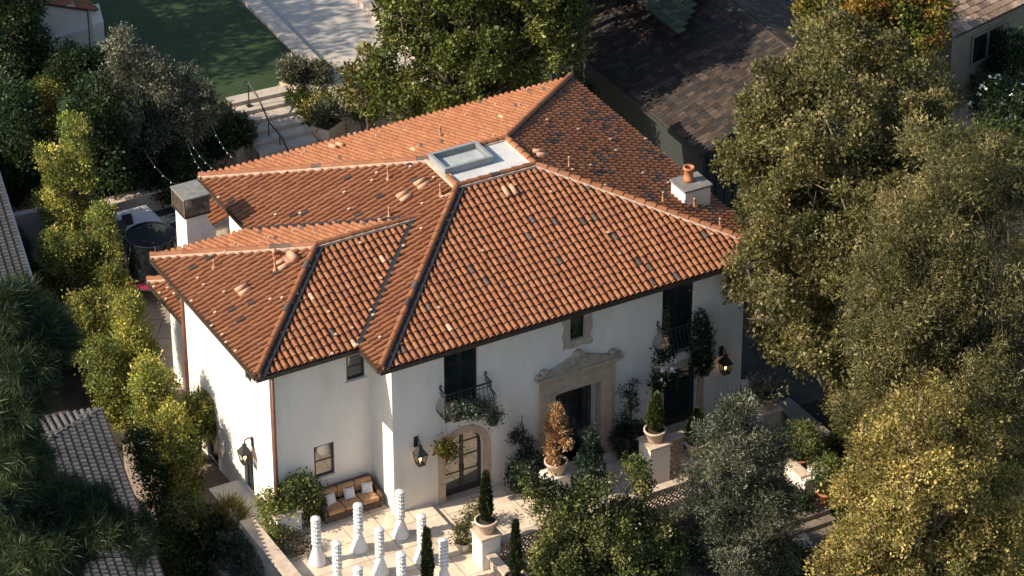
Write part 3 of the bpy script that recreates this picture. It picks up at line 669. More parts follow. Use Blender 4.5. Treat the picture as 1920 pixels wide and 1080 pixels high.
# lawn, pool and steps at the back
ang = math.radians(-4.0)
struct('lawn', MB().box((-3.5, 28.7, -3.1), (11.45, 62, 1.0)), 'lawn')
pl = MB(); a0 = at(455, 0, 1.02); a1 = at(600, 150, 1.02)
d_ = norm(np.array([a1[0]-a0[0], a1[1]-a0[1], 0])); n_ = np.array([-d_[1], d_[0], 0]); n_ = n_ if n_[0] > 0 else -n_
E_ = at(640, 165, 1.02)
def plq(o0, o1, l0, l1): return [E_+n_*o0+d_*l0, E_+n_*o1+d_*l0, E_+n_*o1+d_*l1, E_+n_*o0+d_*l1]
def slab(mb, q, z0, z1):
    q = [np.array(p) for p in q]; v = [(p[0], p[1], z0) for p in q]+[(p[0], p[1], z1) for p in q]
    mb.add(v, [(3,2,1,0),(4,5,6,7),(0,1,5,4),(1,2,6,5),(2,3,7,6),(3,0,4,7)])
OFF = (a0-E_)@n_
cpg = MB(); slab(cpg, plq(OFF, OFF+.75, 1.2, -32), -2, 1.06); slab(cpg, plq(OFF+4.55, OFF+5.2, 1.2, -32), -2, 1.06); slab(cpg, plq(OFF+.752, OFF+4.548, .4, 1.2), -2, 1.058)
struct('pool_coping', cpg, 'coping')
pc = MB(); slab(pc, plq(OFF+.755, OFF+4.545, .395, -32), -2, .82); struct('pool_cover', pc, 'pool_cover')
st = MB(); sA = at(433, 190, 1.0); sB = at(531, 168, 1.0); sx = norm((sB-sA)*np.array([1, 1, 0])); sw = np.linalg.norm(sB-sA)+.25
syd = np.array([sx[1], -sx[0], 0]); syd = syd if syd[1] < 0 else -syd
for i in range(10):
    o = sA-sx*.1+syd*(i*.62-.35); q = [o, o+sx*sw, o+sx*sw+syd*.615, o+syd*.615]; slab(st, q, -2, 1.03-.165*i)
struct('garden_steps', st, 'step_stone')
slb = MB(); o = sA+syd*5.6-sx*.5; slab(slb, [o, o+sx*(sw+1.8), o+sx*(sw+1.8)+syd*3.2, o+syd*3.2], -2, G0+.02); struct('lower_landing', slb, 'step_stone')
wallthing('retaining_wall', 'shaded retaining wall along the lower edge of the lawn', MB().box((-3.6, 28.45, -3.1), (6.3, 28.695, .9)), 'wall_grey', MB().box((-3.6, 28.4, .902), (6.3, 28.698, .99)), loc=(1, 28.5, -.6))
# handrail on the steps
hr = thing('stair_handrail', 'black metal handrail running down the garden steps', 'handrail', at(467, 198, .95))
P_ = [at(460+dx, 153+dy, 2.0) for dx, dy in ((-2, 6), (0, 0), (6, 2))]+[at(482, 179, 1.65), at(505, 230, 1.0), at(522, 250, .72), at(527, 256, .68), at(546, 294, .3)]
MB().tube(P_, .035, 6).build('rail', MAT['dark_metal'], hr)
for (a, b, z) in (((467, 160), (467, 198), .9), ((505, 231), (505, 269), .0), ((526, 256), (526, 292), -.3)):
    q = at(*b, z); MB().bar(q, (q[0], q[1], q[2]+.98), .04).box(q-np.array([.1, .1, .03]), q+np.array([.1, .1, .02])).build('post', MAT['dark_metal'], hr)
# ================================================================== TERRACE WALLS
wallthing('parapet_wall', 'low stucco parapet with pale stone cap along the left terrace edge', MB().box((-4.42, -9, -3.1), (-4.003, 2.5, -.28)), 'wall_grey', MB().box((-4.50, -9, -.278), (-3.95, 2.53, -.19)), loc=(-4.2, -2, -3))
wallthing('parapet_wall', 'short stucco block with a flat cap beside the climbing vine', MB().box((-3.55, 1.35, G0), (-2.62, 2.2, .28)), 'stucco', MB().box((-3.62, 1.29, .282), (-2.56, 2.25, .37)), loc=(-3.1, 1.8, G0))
def claustra(label, a, b, z0, z1, g_='pierced balustrades on the terrace'):
    a = np.array(a, float); b = np.array(b, float); t = thing('pierced_balustrade', label, 'balustrade', (*((a+b)/2)[:2], z0), g_)
    X = norm(np.array([b[0]-a[0], b[1]-a[1], 0])); Yn = np.array([-X[1], X[0], 0]); L = np.linalg.norm((b-a)[:2]); c = (a+b)/2
    MB().obox((c[0], c[1], z1-.045), X, Yn, (0, 0, 1), L, .34, .09).build('cap', MAT['capstone'], t, bev=.012)
    MB().obox((c[0], c[1], z0+.06), X, Yn, (0, 0, 1), L, .26, .12).build('base', MAT['lattice'], t)
    m = MB(); h = z1-.09-z0-.12; nr = max(2, int(round(h/.26))); rr = h/nr/2; nc = int(L/(2*rr))
    for i in range(nc):
        for k in range(nr):
            cc = np.array([a[0], a[1], z0+.12+rr+2*rr*k])+X*((i+.5)*L/nc)
            m.tube([cc+X*rr*.98*math.cos(q)+np.array([0, 0, rr*.98*math.sin(q)]) for q in np.linspace(0, 2*math.pi, 9)[:-1]], .036, 5, closed=True)
            m.obox(cc, X+np.array([0, 0, 1.]), Yn, np.array([0, 0, 1.])-X, 2*rr*.95, .05, .03); m.obox(cc, X-np.array([0, 0, 1.]), Yn, np.array([0, 0, 1.])+X, 2*rr*.95, .045, .03)
    m.build('pierced_panel', MAT['lattice'], t); return t
claustra('pierced balustrade running from the cypress pillar along the entrance terrace', (2.62, -3.25), (11.3, -3.25), -.95, .12)
claustra('pierced balustrade running from the cypress pillar toward the low cypress pot', (2.2, -3.75), (2.2, -5.2), -.95, .05)
claustra('short pierced balustrade beside the tall pier near the front door', (10.45, -1.75), (11.25, -1.75), GR, .95)
def pier(label, x, y, w_, z0, z1, m='stucco', g_='stucco piers of the terrace'):
    t = thing('pier', label, 'pier', (x, y, z0), g_); MB().box((x-w_/2, y-w_/2, z0), (x+w_/2, y+w_/2, z1)).build('shaft', MAT[m], t)
    MB().box((x-w_/2-.06, y-w_/2-.06, z1+.002), (x+w_/2+.06, y+w_/2+.06, z1+.09)).build('cap', MAT['capstone'], t, bev=.012); return t
pier('white stucco pier carrying the potted pencil cypress', 2.25, -3.35, .72, -1.0, .65)
pier('low stucco pier under the second potted pencil cypress', 2.2, -5.55, .65, -2.0, -.35)
pier('tallest stucco pier, left of the dark arched doorway', 9.95, -1.85, .82, GR, 1.0)
pier('low stucco pier right of the tallest pier', 11.55, -2.1, .8, -2, .0)
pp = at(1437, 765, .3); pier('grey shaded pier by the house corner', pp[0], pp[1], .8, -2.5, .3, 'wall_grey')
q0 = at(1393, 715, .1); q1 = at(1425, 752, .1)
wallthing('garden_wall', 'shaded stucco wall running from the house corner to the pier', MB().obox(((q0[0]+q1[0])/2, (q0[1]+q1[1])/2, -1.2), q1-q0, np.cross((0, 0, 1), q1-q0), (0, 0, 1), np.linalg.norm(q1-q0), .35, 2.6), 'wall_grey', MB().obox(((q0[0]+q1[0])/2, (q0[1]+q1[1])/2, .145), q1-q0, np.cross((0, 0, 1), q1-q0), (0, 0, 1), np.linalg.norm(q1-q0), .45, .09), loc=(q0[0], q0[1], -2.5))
q = [at(1455, 755, -.5), at(1480, 745, -.5), at(1560, 812, -.5), at(1520, 830, -.5)]; gp = MB(); slab(gp, q, -3.1, -.5); struct('gravel_path', gp, 'gravel')
# lit block, steps and kerb at the lower right
b0 = at(1505, 925, -1.4); wallthing('stair_wall', 'sunlit white stucco stair wall between two terracotta pots', MB().box((b0[0]-.05, b0[1]-.2, -3), (b0[0]+.35, b0[1]+2.0, -.75)).box((b0[0]+.352, b0[1]-.25, -3), (b0[0]+.95, b0[1]+.3, -.55)), 'stucco', MB().box((b0[0]-.1, b0[1]+.02, -.748), (b0[0]+.348, b0[1]+2.05, -.68)).box((b0[0]+.353, b0[1]-.3, -.548), (b0[0]+1.0, b0[1]+.35, -.48)), loc=(b0[0], b0[1], -3))
rs = MB()
for i in range(5): rs.box((b0[0]-2.6, b0[1]-.25-.42*(i+1), -3.1), (b0[0]+.5, b0[1]-.25-.42*i-.004, -1.45-.16*i))
rs.box((b0[0]-2.6, b0[1]-.245, -3.1), (b0[0]-.06, b0[1]+2.2, -1.3)); struct('entry_steps', rs, 'side_path')
q0 = at(1480, 975, -1.9); q1 = at(1560, 1090, -1.9)
wallthing('kerb_wall', 'curving grey kerb wall at the foot of the entry steps', MB().obox(((q0+q1)/2)-np.array([0, 0, .5]), q1-q0, np.cross((0, 0, 1), q1-q0), (0, 0, 1), np.linalg.norm(q1-q0), .5, 1.0), 'wall_grey', loc=(q0[0], q0[1], -3))
sp = MB(); slab(sp, [at(1500, 950, -2.4), at(1600, 930, -2.4), at(1640, 1100, -2.4), at(1520, 1090, -2.4)], -3.1, -2.4); struct('entry_path', sp, 'side_path')
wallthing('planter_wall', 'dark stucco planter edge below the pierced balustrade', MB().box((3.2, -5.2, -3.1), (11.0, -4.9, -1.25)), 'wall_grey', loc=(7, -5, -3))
struct('planter_soil', MB().box((2.6, -4.88, -3.1), (11.4, -3.45, -1.5)), 'soil')
# ================================================================== FIXTURES
def lantern(label, p, n, g_='wall lanterns of the villa'):
    p = np.array(p, float); n = norm(n); x = norm(np.cross((0, 0, 1), n)); t = thing('wall_lantern', label, 'lantern', p, g_); z = np.array([0, 0, 1.])
    m = MB(); m.obox(p+n*.02+z*.42, x, z, n, .16, .42, .05); m.tube([p+n*.03+z*.55, p+n*.16+z*.66, p+n*.32+z*.60, p+n*.34+z*.44], .025, 6); m.build('bracket', MAT['dark_metal'], t)
    c = p+n*.34
    def sq(h, zz): return [c+x*sx*h*.84+n*sy*h*.84+z*zz*.92 for sx, sy in ((-1,-1),(1,-1),(1,1),(-1,1))]
    m = MB(); fs = [(0,1,5,4),(1,2,6,5),(2,3,7,6),(3,0,4,7),(4,5,6,7),(3,2,1,0)]
    m.add(sq(.25, .12)+sq(.07, .40), fs); m.add(sq(.07, .402)+sq(.09, .46), fs); m.add(sq(.26, .09)+sq(.26, .118), fs); m.build('hood', MAT['dark_metal'], t)
    m = MB(); top = sq(.225, .088); bot = sq(.15, -.36)
    for i in range(4): m.bar(bot[i], top[i], .028); m.bar(bot[i], bot[(i+1) % 4], .03)
    m.add(sq(.16, -.40)+sq(.16, -.37), fs); m.add(sq(.03, -.47)+sq(.06, -.402), fs); m.build('frame', MAT['dark_metal'], t)
    m = MB(); m.add(sq(.143, -.36)+sq(.217, .085), fs[:4]); m.build('lantern_glass', MAT['lantern_glass'], t)
    MB().lathe([(.025,-.36),(.035,-.22),(.03,-.21)], c, 8).build('candle', MAT['white_paint'], t)
    MB().lathe([(.01,-.20),(.05,-.14),(.045,-.08),(.01,.0)], c, 8).build('flame', MAT['flame'], t); return t
def atYl(px, py): q = atY(px, py, OV-.34); return np.array([q[0], OV, q[2]])
lantern('black wall lantern left of the arched glass door', atYl(788, 855), (0, -1, 0))
lantern('black wall lantern with a bright flame near the right house corner', atYl(1360, 684), (0, -1, 0))
q = atX(459, 852, XL-.34); lantern('wall lantern in the shade on the left side wall', (XL, q[1], q[2]), (-1, 0, 0))
# ---- sofa
sf = thing('sofa', 'tan cushioned wicker sofa against the shaded terrace wall', 'sofa', (-.55, 1.85, G0)); sx0, sx1, sy0, sy1 = -1.72, .62, 1.32, 2.30
m = MB(); m.box((sx0, sy0, G0+.12), (sx1, sy1, G0+.32)); m.prism([(sx0, G0+.322), (sx1, G0+.322), (sx1, G0+.82), (sx1-.12, G0+.93), (sx0+.12, G0+.93), (sx0, G0+.82)], (0, sy1, 0), XF, ZF, NF, .14)
for x in (sx0, sx1-.13): m.prism([(sy0+.02, G0+.322), (sy1-.145, G0+.322), (sy1-.145, G0+.72), (sy0+.3, G0+.60), (sy0+.02, G0+.52)], (x, 0, 0), (0, 1, 0), ZF, XF, .13)
m.build('frame', MAT['wicker'], sf, bev=.02)
w3 = (sx1-sx0-.30)/3
for i in range(3):
    a = sx0+.15+w3*i; MB().box((a+.012, sy0+.0, G0+.33), (a+w3-.012, sy1-.32, G0+.50)).build('seat_cushion', MAT['tan_cushion'], sf, bev=.045)
    MB().obox((a+w3/2, sy1-.24, G0+.74), XF, (0, 1, .25), (0, -.25, 1), w3-.025, .17, .52).build('back_cushion', MAT['tan_cushion'], sf, bev=.05)
for x in (sx0+.08, (sx0+sx1)/2, sx1-.08):
    for y in (sy0+.07, sy1-.07): MB().lathe([(.02, 0), (.035, .12)], (x, y, G0), 8).build('leg', MAT['bronze_frame'], sf)
def pillow(label, x, rz):
    me_ = MB(); n = 8; c = np.array([x, sy1-.48, G0+.68]); X = np.array([math.cos(rz), math.sin(rz), 0]); Z_ = norm((-.3*math.sin(rz), .45, .9)); N_ = np.cross(X, Z_)
    v = []; f = []
    for sgn in (1, -1):
        for i in range(n+1):
            for k in range(n+1):
                a, b = 2*i/n-1, 2*k/n-1; e = (1-a**4)*(1-b**4); pin = 1-.10*(1-abs(a)**3)*abs(b)**4-0; pin2 = 1-.10*(1-abs(b)**3)*abs(a)**4
                v.append(c+X*.22*a*pin2+Z_*.22*b*pin+N_*sgn*.09*math.sqrt(max(0, e)))
        o = 0 if sgn == 1 else (n+1)**2
        for i in range(n):
            for k in range(n): q = (o+i*(n+1)+k, o+(i+1)*(n+1)+k, o+(i+1)*(n+1)+k+1, o+i*(n+1)+k+1); f.append(q if sgn == 1 else q[::-1])
    me_.add(v, f, smooth=True); o = me_.build('pillow', MAT['pillow_fabric'], loc=(x, sy1-.48, G0+.5)); props(o, label, 'pillow', 'pale pillows on the sofa')
pillow('pale pillow on the left end of the sofa', sx0+.48, .25); pillow('pale pillow in the middle of the sofa', sx0+1.22, -.1); pillow('pale pillow on the right end of the sofa, nearest the sunlit corner', sx1-.42, -.35)
# ---- white sculptures standing in three rows of three
def sculpture(x, y):
    t = thing('sculpture', 'x', 'sculpture', (x, y, G0), 'white ringed column sculptures on the terrace')
    MB().lathe([(.305,0),(.32,.03),(.31,.08),(.255,.26),(.185,.50),(.135,.68),(.12,.76),(.10,.78)], (x, y, G0), 24).build('cone_base', MAT['white_paint'], t)
    nt_ = 7; h = 1.12/nt_; prof = [(.09, .76)]
    for i in range(nt_):
        for t_, r_ in ((.05, .078), (.16, .12), (.34, .155), (.5, .163), (.66, .155), (.84, .12), (.95, .078)): prof.append((r_, .77+h*(i+t_)))
    m = MB().lathe(prof, (x, y, G0), 18)
    for i in range(nt_):
        zc = G0+.77+h*(i+.5)
        for k in range(6):
            a = 2*math.pi*(k+.5*(i % 2))/6; d = np.array([math.cos(a), math.sin(a), 0]); e = np.array([-d[1], d[0], 0]); c = np.array([x, y, zc])+d*.160
            m.tube([c+(e*math.cos(q)+np.array([0, 0, 1])*math.sin(q))*.052-d*.03*abs(math.sin(q)) for q in np.linspace(0, 2*math.pi, 11)[:-1]], .018, 5, closed=True)
    m.build('ring_column', MAT['white_paint'], t)
    MB().lathe([(.13,0),(.165,.015),(.165,.045),(.15,.06)], (x, y, G0+1.88), 20).build('top_disc', MAT['white_paint'], t); return t
S0 = sculpture(-2.94, -.52); S0['label'] = 'white ringed column standing near the vine and the parapet, back left corner of the nine'
LB = [['', 'white ringed column standing in front of the sofa, middle of the back row', 'white ringed column nearest the bright villa corner, end of the back row'],
      ['white ringed column in the middle row beside the parapet wall', 'white ringed column at the centre of the nine', 'white ringed column in the middle row beside the dark pencil cypress'],
      ['white ringed column in the front row nearest the parapet', 'white ringed column in the middle of the front row', 'white ringed column in the front row nearest the stucco pier']]
for j in range(3):
    for i in range(3):
        if i == j == 0: continue
        c = copy_tree(S0, (1.64*i, -1.64*j, 0)); c['label'] = LB[j][i]
# ---- pots
def pot(name, label, p, r, h, m='pot_stone', cat='plant pot', saucer=True, group=None):
    t = thing(name, label, cat, p, group)
    MB().lathe([(r*.62,0),(r*.68,.03),(r*.90,h*.82),(r*1.04,h*.84),(r*1.06,h*.97),(r*1.0,h),(r*.88,h),(r*.86,h*.86)], p, 20, capt=False).build('pot', MAT[m], t)
    MB().lathe([(r*.875, h*.84), (r*.4, h*.9), (.01, h*.9)], p, 16, capb=False).build('soil', MAT['soil'], t); return t
def cypress(t, p, h, r, pal, seed, matn='needle', top=.12, n=900):
    rng = np.random.default_rng(seed); p = np.array(p, float)
    prof = lambda u: r*(min(1, (u+.03)*5)**.6)*(1-u**2.2*(1-top)) 
    MB().lathe([(max(.01, prof(u)*.72), h*u) for u in np.linspace(0, .97, 10)], p, 12, pal[0]).build('foliage_core', MAT['leaf'], t)
    n *= 4; u = rng.random(n); a = rng.random(n)*2*math.pi; rad = np.array([prof(x) for x in u])*(.72+.3*rng.random(n))*(1+.12*np.sin(a*5+u*9))
    P = p+np.c_[np.cos(a)*rad, np.sin(a)*rad, u*h]; T = np.c_[np.cos(a)*.45, np.sin(a)*.45, np.full(n, 1.0)]+rng.normal(size=(n, 3))*.22; T /= np.linalg.norm(T, axis=1)[:, None]
    V, C = quads(rng, P, T, .15, .32, pick(rng, pal, n)); leafmesh('foliage', V, C, matn, t)
CYP = [(.016,.028,.012),(.028,.044,.016),(.045,.06,.02),(.06,.07,.026)]
def potted_cyp(label, p, pr, ph, h, r, seed, pal=CYP):
    t = pot('potted_cypress', label, p, pr, ph, cat='potted plant', group='potted cypresses'); cypress(t, np.array(p)+np.array([0, 0, ph*.88]), h, r, pal, seed); return t
potted_cyp('slim pencil cypress in a round stone pot on the white pier', (2.25, -3.35, .74), .40, .52, 1.95, .185, 1)
potted_cyp('slim pencil cypress in a stone pot on the low pier, lower right of the first', (2.2, -5.55, -.26), .42, .52, 2.35, .165, 2)
potted_cyp('tall dark pencil cypress among the white columns', (-.35, -3.9, G0), .34, .45, 2.25, .165, 3)
potted_cyp('short bushy cypress in a stone pot on the tallest pier', (9.95, -1.85, 1.09), .40, .50, 1.45, .27, 4, GREEN)
p = (11.55, -2.1, .09); t = pot('potted_cypress', 'short rounded cypress in a white pot right of the tallest pier', p, .42, .6, 'capstone', 'potted plant', group='potted cypresses'); cypress(t, np.array(p)+np.array([0, 0, .5]), 1.35, .36, GREEN, 5)
def conifer(t, p, h, r, pal, seed, n=420, size=.16, matn='needle'):
    rng = np.random.default_rng(seed); p = np.array(p, float); mb = MB(); mb.tube([p, p+np.array([0, 0, h*.9])], [.05, .012], 6); 
    LL = []
    for i in range(26):
        u = rng.random()**.8; a = rng.random()*6.28; rad = r*(1-u)**.8*(.3+.7*rng.random()); c = p+np.array([math.cos(a)*rad, math.sin(a)*rad, h*(.06+.84*u)]); LL.append((*c, r*.24, r*.24, h*.11)); limb(mb, p+np.array([0, 0, h*u*.7]), c, .018, .006, rng, 4, .1, 4)
    LL.append((*(p+np.array([0, 0, h*.9])), r*.12, r*.12, h*.12)); mb.build('stem', MAT['bark'], t)
    foliage('foliage', LL, t, pal, n, k=9, size=size, asp=.3, spread=.09, shell=.35, upb=.9, matname=matn, seed=seed, gap=.1)
p = at(1043, 885, .45)
cb = MB().box((p[0]-.5, p[1]-.35, GR), (p[0]+.4, p[1]+.4, .43)); props(cb.build('plinth', MAT['stucco'], loc=(p[0], p[1], GR), bev=.015), 'low white plinth under the pot with the dead brown conifer', 'plinth')
t = pot('potted_conifer', 'dead rust brown conifer in a stone pot before the front door', (p[0], p[1], .435), .42, .52, cat='potted plant'); conifer(t, (p[0], p[1], .90), 2.45, .70, BROWN, 21, 560)
p = at(1103, 905, -.05); p[2] = GR; t = thing('conifer_shrub', 'blue green cone shaped conifer right of the dead brown one', 'shrub', p); conifer(t, p, 3.0, 1.0, BLUEG, 22, 950)
# terracotta pots by the stair wall, shaded pot on the corner pier, small pots
for (px, py, z, lab, r, h, pal) in ((1497, 880, -1.3, 'terracotta pot with a leafy bush behind the sunlit stair wall', .42, .6, GREEN), (1548, 945, -1.7, 'terracotta pot with a bush, right of the sunlit stair wall', .40, .65, GREEN)):
    p = at(px, py, z); t = pot('terracotta_pot', lab, p, r, h, 'terracotta', 'potted plant', group='terracotta pots at the entry steps'); foliage('foliage', [(*(p+np.array([.1, .2, h+.45])), .75, .75, .6)], t, pal, 160, k=9, size=.15, seed=31+px)
p = np.array([pp[0], pp[1], .40]); t = pot('potted_succulent', 'stone pot with a sprawling succulent on the shaded corner pier', p, .48, .55, cat='potted plant'); foliage('foliage', [(*(p+np.array([0, 0, .72])), .62, .62, .30)], t, SILVER, 90, k=8, size=.2, asp=.4, seed=77, matname='silver_leaf')
p = at(893, 985, GR); t = pot('potted_shrub', 'small bronze shrub in a square white pot behind the cypress pier', (p[0], p[1], GR), .3, .35, 'stucco', 'potted plant'); foliage('foliage', [(*(np.array(p)+np.array([0, 0, .6])), .34, .34, .28)], t, OLIVE_BROWN, 60, k=8, size=.12, seed=78)
p = at(868, 1030, G0); t = pot('potted_shrub', 'narrow leafy shrub in a white pot left of the cypress pier', (p[0], p[1], G0), .28, .35, 'stucco', 'potted plant'); foliage('foliage', [(*(np.array(p)+np.array([0, 0, .65])), .3, .3, .4), (*(np.array(p)+np.array([0, 0, 1.2])), .22, .22, .35)], t, CITRUS, 110, k=8, size=.12, seed=79)
# hose reel by the sofa
hs = thing('hose_reel', 'round white hose reel with a dark hose beside the stucco block', 'hose reel', (-2.3, 1.9, G0)); m = MB(); c = np.array([-2.3, 1.75, G0+.30])
m.tube([c+np.array([0, .06, 0]), c-np.array([0, .06, 0])], .28, 20); m.build('drum', MAT['white_paint'], hs)
MB().tube([c+np.array([-.28, 0, .3]), c+np.array([-.5, -.3, .0]), c+np.array([-.45, -.5, -.29]), c+np.array([-.1, -.62, -.29]), c+np.array([.15, -.3, -.29]), c+np.array([.1, -.07, -.1])], .02, 6).build('hose', MAT['cable'], hs)
# ================================================================== BACK YARD
kt = thing('outdoor_kitchen', 'pale stone outdoor kitchen island with a dark sunken grill', 'kitchen island', at(250, 425, -.6)); ka, kb, kc, kd = at(206, 402, .4), at(272, 386, .4), at(302, 414, .4), at(236, 432, .4)
m = MB(); slab(m, [ka, kb, kc, kd], -.62, .32); m.build('body', MAT['wall_grey'], kt); m = MB(); slab(m, [ka+np.array([-.06,.06,0]), kb+np.array([.06,.06,0]), kc+np.array([.06,-.06,0]), kd+np.array([-.06,-.06,0])], .322, .40); m.build('countertop', MAT['membrane'], kt)
m = MB(); slab(m, [at(228, 406, .41), at(246, 402, .41), at(250, 420, .41), at(231, 424, .41)], .402, .47); m.build('grill', MAT['dark_metal'], kt)
bw0, bw1 = at(196, 383, .3), at(330, 345, .3); wallthing('yard_wall', 'low pale wall behind the outdoor kitchen', MB().obox((bw0+bw1)/2-np.array([0, 0, .45]), bw1-bw0, np.cross((0, 0, 1), bw1-bw0), (0, 0, 1), np.linalg.norm(bw1-bw0), .3, .9), 'wall_grey', MB().obox((bw0+bw1)/2+np.array([0, 0, .045]), bw1-bw0, np.cross((0, 0, 1), bw1-bw0), (0, 0, 1), np.linalg.norm(bw1-bw0), .6, .09), loc=(*bw0[:2], -.6))
gr_ = thing('grill_cart', 'steel grill cart with a black hood left of the kitchen island', 'grill', at(212, 445, -.6)); p = at(212, 435, .2)
MB().rotbox(p[0], p[1], -.6, .2, 1.1, .6, -.6).build('cart', MAT['steel'], gr_); m = MB(); m.tube([p+np.array([-.45, .3, .2]), p+np.array([.45, -.3, .2])], .32, 14); m.build('hood', MAT['dark_metal'], gr_)
tr = thing('trampoline', 'round trampoline with magenta pad and black net enclosure', 'trampoline', at(280, 500, -.6)); tc_ = at(287, 514, .15); tc_[2] = 0
RT = 1.22; rg = MB(); rg.tube([(tc_[0]+RT*math.cos(a), tc_[1]+RT*math.sin(a), .15) for a in np.linspace(0, 2*math.pi, 33)[:-1]], .05, 6, closed=True); rg.build('ring', MAT['dark_metal'], tr)
oc = [(RT*math.cos(a), RT*math.sin(a)) for a in np.linspace(0, 2*math.pi, 41)]; ic = [(.8*x, .8*y) for x, y in oc]
MB().ringprism(oc, ic, (tc_[0], tc_[1], .19), (1, 0, 0), (0, 1, 0), (0, 0, 1), .04).build('pad', MAT['pink_pad'], tr); MB().lathe([(RT*.8, .17), (.01, .16)], (tc_[0], tc_[1], 0), 32, capb=False, capt=False).build('mat', MAT['net'], tr)
m = MB(); Rn = RT*.80; m.lathe([(Rn, .2), (Rn, 1.95)], (tc_[0], tc_[1], 0), 40, capb=False, capt=False); m.tube([(tc_[0]+Rn*math.cos(a), tc_[1]+Rn*math.sin(a), 1.95) for a in np.linspace(0, 2*math.pi, 41)[:-1]], .035, 5, closed=True)
m.build('net', MAT['net_fabric'], tr)
MB().lathe([(Rn*.97, 1.90), (Rn*.5, 1.62), (.01, 1.45)], (tc_[0], tc_[1], 0), 32, capb=False, capt=False).build('canopy', MAT['net'], tr)
for k in range(6):
    a = 2*math.pi*k/6+.3; e = np.array([tc_[0]+RT*math.cos(a), tc_[1]+RT*math.sin(a), -.6]); MB().tube([e, e+np.array([0, 0, 1.6]), np.array([tc_[0]+Rn*math.cos(a), tc_[1]+Rn*math.sin(a), 2.0])], .03, 6).build('pole', MAT['dark_metal'], tr)
# string lights
for i, (a, b, sag, lab) in enumerate((((352, 258), (418, 325), .3, 'string of small round bulbs reaching the upper roof corner'), ((352, 270), (392, 326), .35, 'string of small bulbs left of the one reaching the roof corner'), ((275, 290), (365, 350), .5, 'lowest string of small bulbs above the outdoor kitchen'), ((398, 238), (440, 298), .2, 'string of small bulbs beside the garden steps'))):
    A_ = at(*a, 4.8); B_ = at(*b, 6.0); t = thing('string_light', lab, 'string lights', A_, 'string lights over the patio'); ts = np.linspace(0, 1, 13)
    P = A_+(B_-A_)*ts[:, None]; P[:, 2] -= sag*4*ts*(1-ts); MB().tube(P, .012, 4).build('cable', MAT['cable'], t)
    for k in (2, 4, 6, 8, 10): MB().lathe([(.01,-.08),(.020,-.06),(.02,-.04),(.01,-.01)], P[k], 8).build('bulb', MAT['white_paint'], t)
# ================================================================== NEIGHBOURS
def shake_slope(mb, O, U, R, s, ulen, run, rng, pal, sz=(.34, .42), hi=None, lo=None):
    O = np.array(O, float); U = np.array(U, float); R = np.array(R, float); sd = norm(R+np.array([0, 0, s])); N_ = np.cross(U, sd); N_ = N_ if N_[2] > 0 else -N_; k = math.sqrt(1+s*s)
    rows = int(run/sz[1])
    for i in range(rows):
        t = i*sz[1]; u = rng.random()*-.2
        while u < ulen:
            w_ = sz[0]*(.7+.6*rng.random()); h_ = hi(u+w_/2) if hi else run; l_ = lo(u+w_/2) if lo else 0
            if l_ <= t < h_:
                c = O+U*(u+w_/2)+sd*(t*k+.26)+N_*(.035+.01*rng.random())
                tilt = norm(sd-N_*.07); mb.obox(c, U, tilt, np.cross(U, tilt), w_-.018, sz[1]*1.3, .028, np.array(pal[rng.integers(0, len(pal))])*(.6+.8*rng.random()))
            u += w_
rng = np.random.default_rng(5); SH = [(.034,.022,.015),(.046,.029,.019),(.025,.018,.015),(.062,.042,.03),(.020,.017,.015)]
def quadroof(mb, pts, col): mb.add(pts, [tuple(range(len(pts)))], col)
nb = thing('shingle_house', 'dark wood shake roofed house behind the villa', 'house', (24, 18, -1)); z0 = 3.2; e0 = at(1312, 290, z0); X0 = e0[0]; Y0 = e0[1]; s_ = .42
m = MB(); RUN = 5.6; shake_slope(m, (X0, Y0, z0), (0, 1, 0), (1, 0, 0), s_, 22, RUN, rng, SH, (.25, .28)); shake_slope(m, (X0+2*RUN, Y0, z0), (0, 1, 0), (-1, 0, 0), s_, 22, RUN, rng, SH, (.25, .28)); quadroof(m, [(X0,Y0,z0),(X0,Y0+22,z0),(X0+RUN,Y0+22,z0+RUN*s_),(X0+RUN,Y0,z0+RUN*s_)], (.05,.035,.025))
quadroof(m, [(X0+RUN,Y0,z0+RUN*s_),(X0+RUN,Y0+22,z0+RUN*s_),(X0+2*RUN,Y0+22,z0),(X0+2*RUN,Y0,z0)], (.05,.035,.025)); m.build('roof', MAT['shake'], nb)
ZR = z0+RUN*s_
MOSS = [(.040,.050,.022),(.055,.060,.028),(.07,.06,.03)]
mg = [at(1185, 0, 6.0), at(1292, 25, 6.0), at(1278, 68, 5.2), at(1190, 10, 5.2)]; m3 = MB(); q = at(1280, 66, 5.3)
shake_slope(m3, (q[0]-.2, q[1]+.1, 5.3), (0, 1, 0), (1, 0, 0), .3, 8, 5, rng, MOSS, (.32, .3), hi=lambda u: u*1.0); quadroof(m3, [(q[0]-.2,q[1]+.1,5.3),(q[0]-.2,q[1]+8,5.3),(q[0]+4.8,q[1]+8,6.8),(q[0]+4.8,q[1]+5.1,6.8)], (.03,.035,.02)); m3.build('porch_roof', MAT['shake'], nb)
MB().box((X0+.5, Y0+.5, -3.1), (X0+2*RUN-.5, Y0+21.5, z0+.1)).build('wall', MAT['grey_siding'], nb)
m = MB(); m.prism([(X0+.5, z0+.1), (X0+2*RUN-.5, z0+.1), (X0+RUN, ZR-.25)], (0, Y0+.45, 0), XF, ZF, (0, 1, 0), .2); m.build('gable', MAT['grey_siding'], nb)
bt = MB()
for x in np.arange(X0+.7, X0+2*RUN-.6, .42): bt.box((x, Y0+.44, -2.5), (x+.06, Y0+.497, z0+.05))
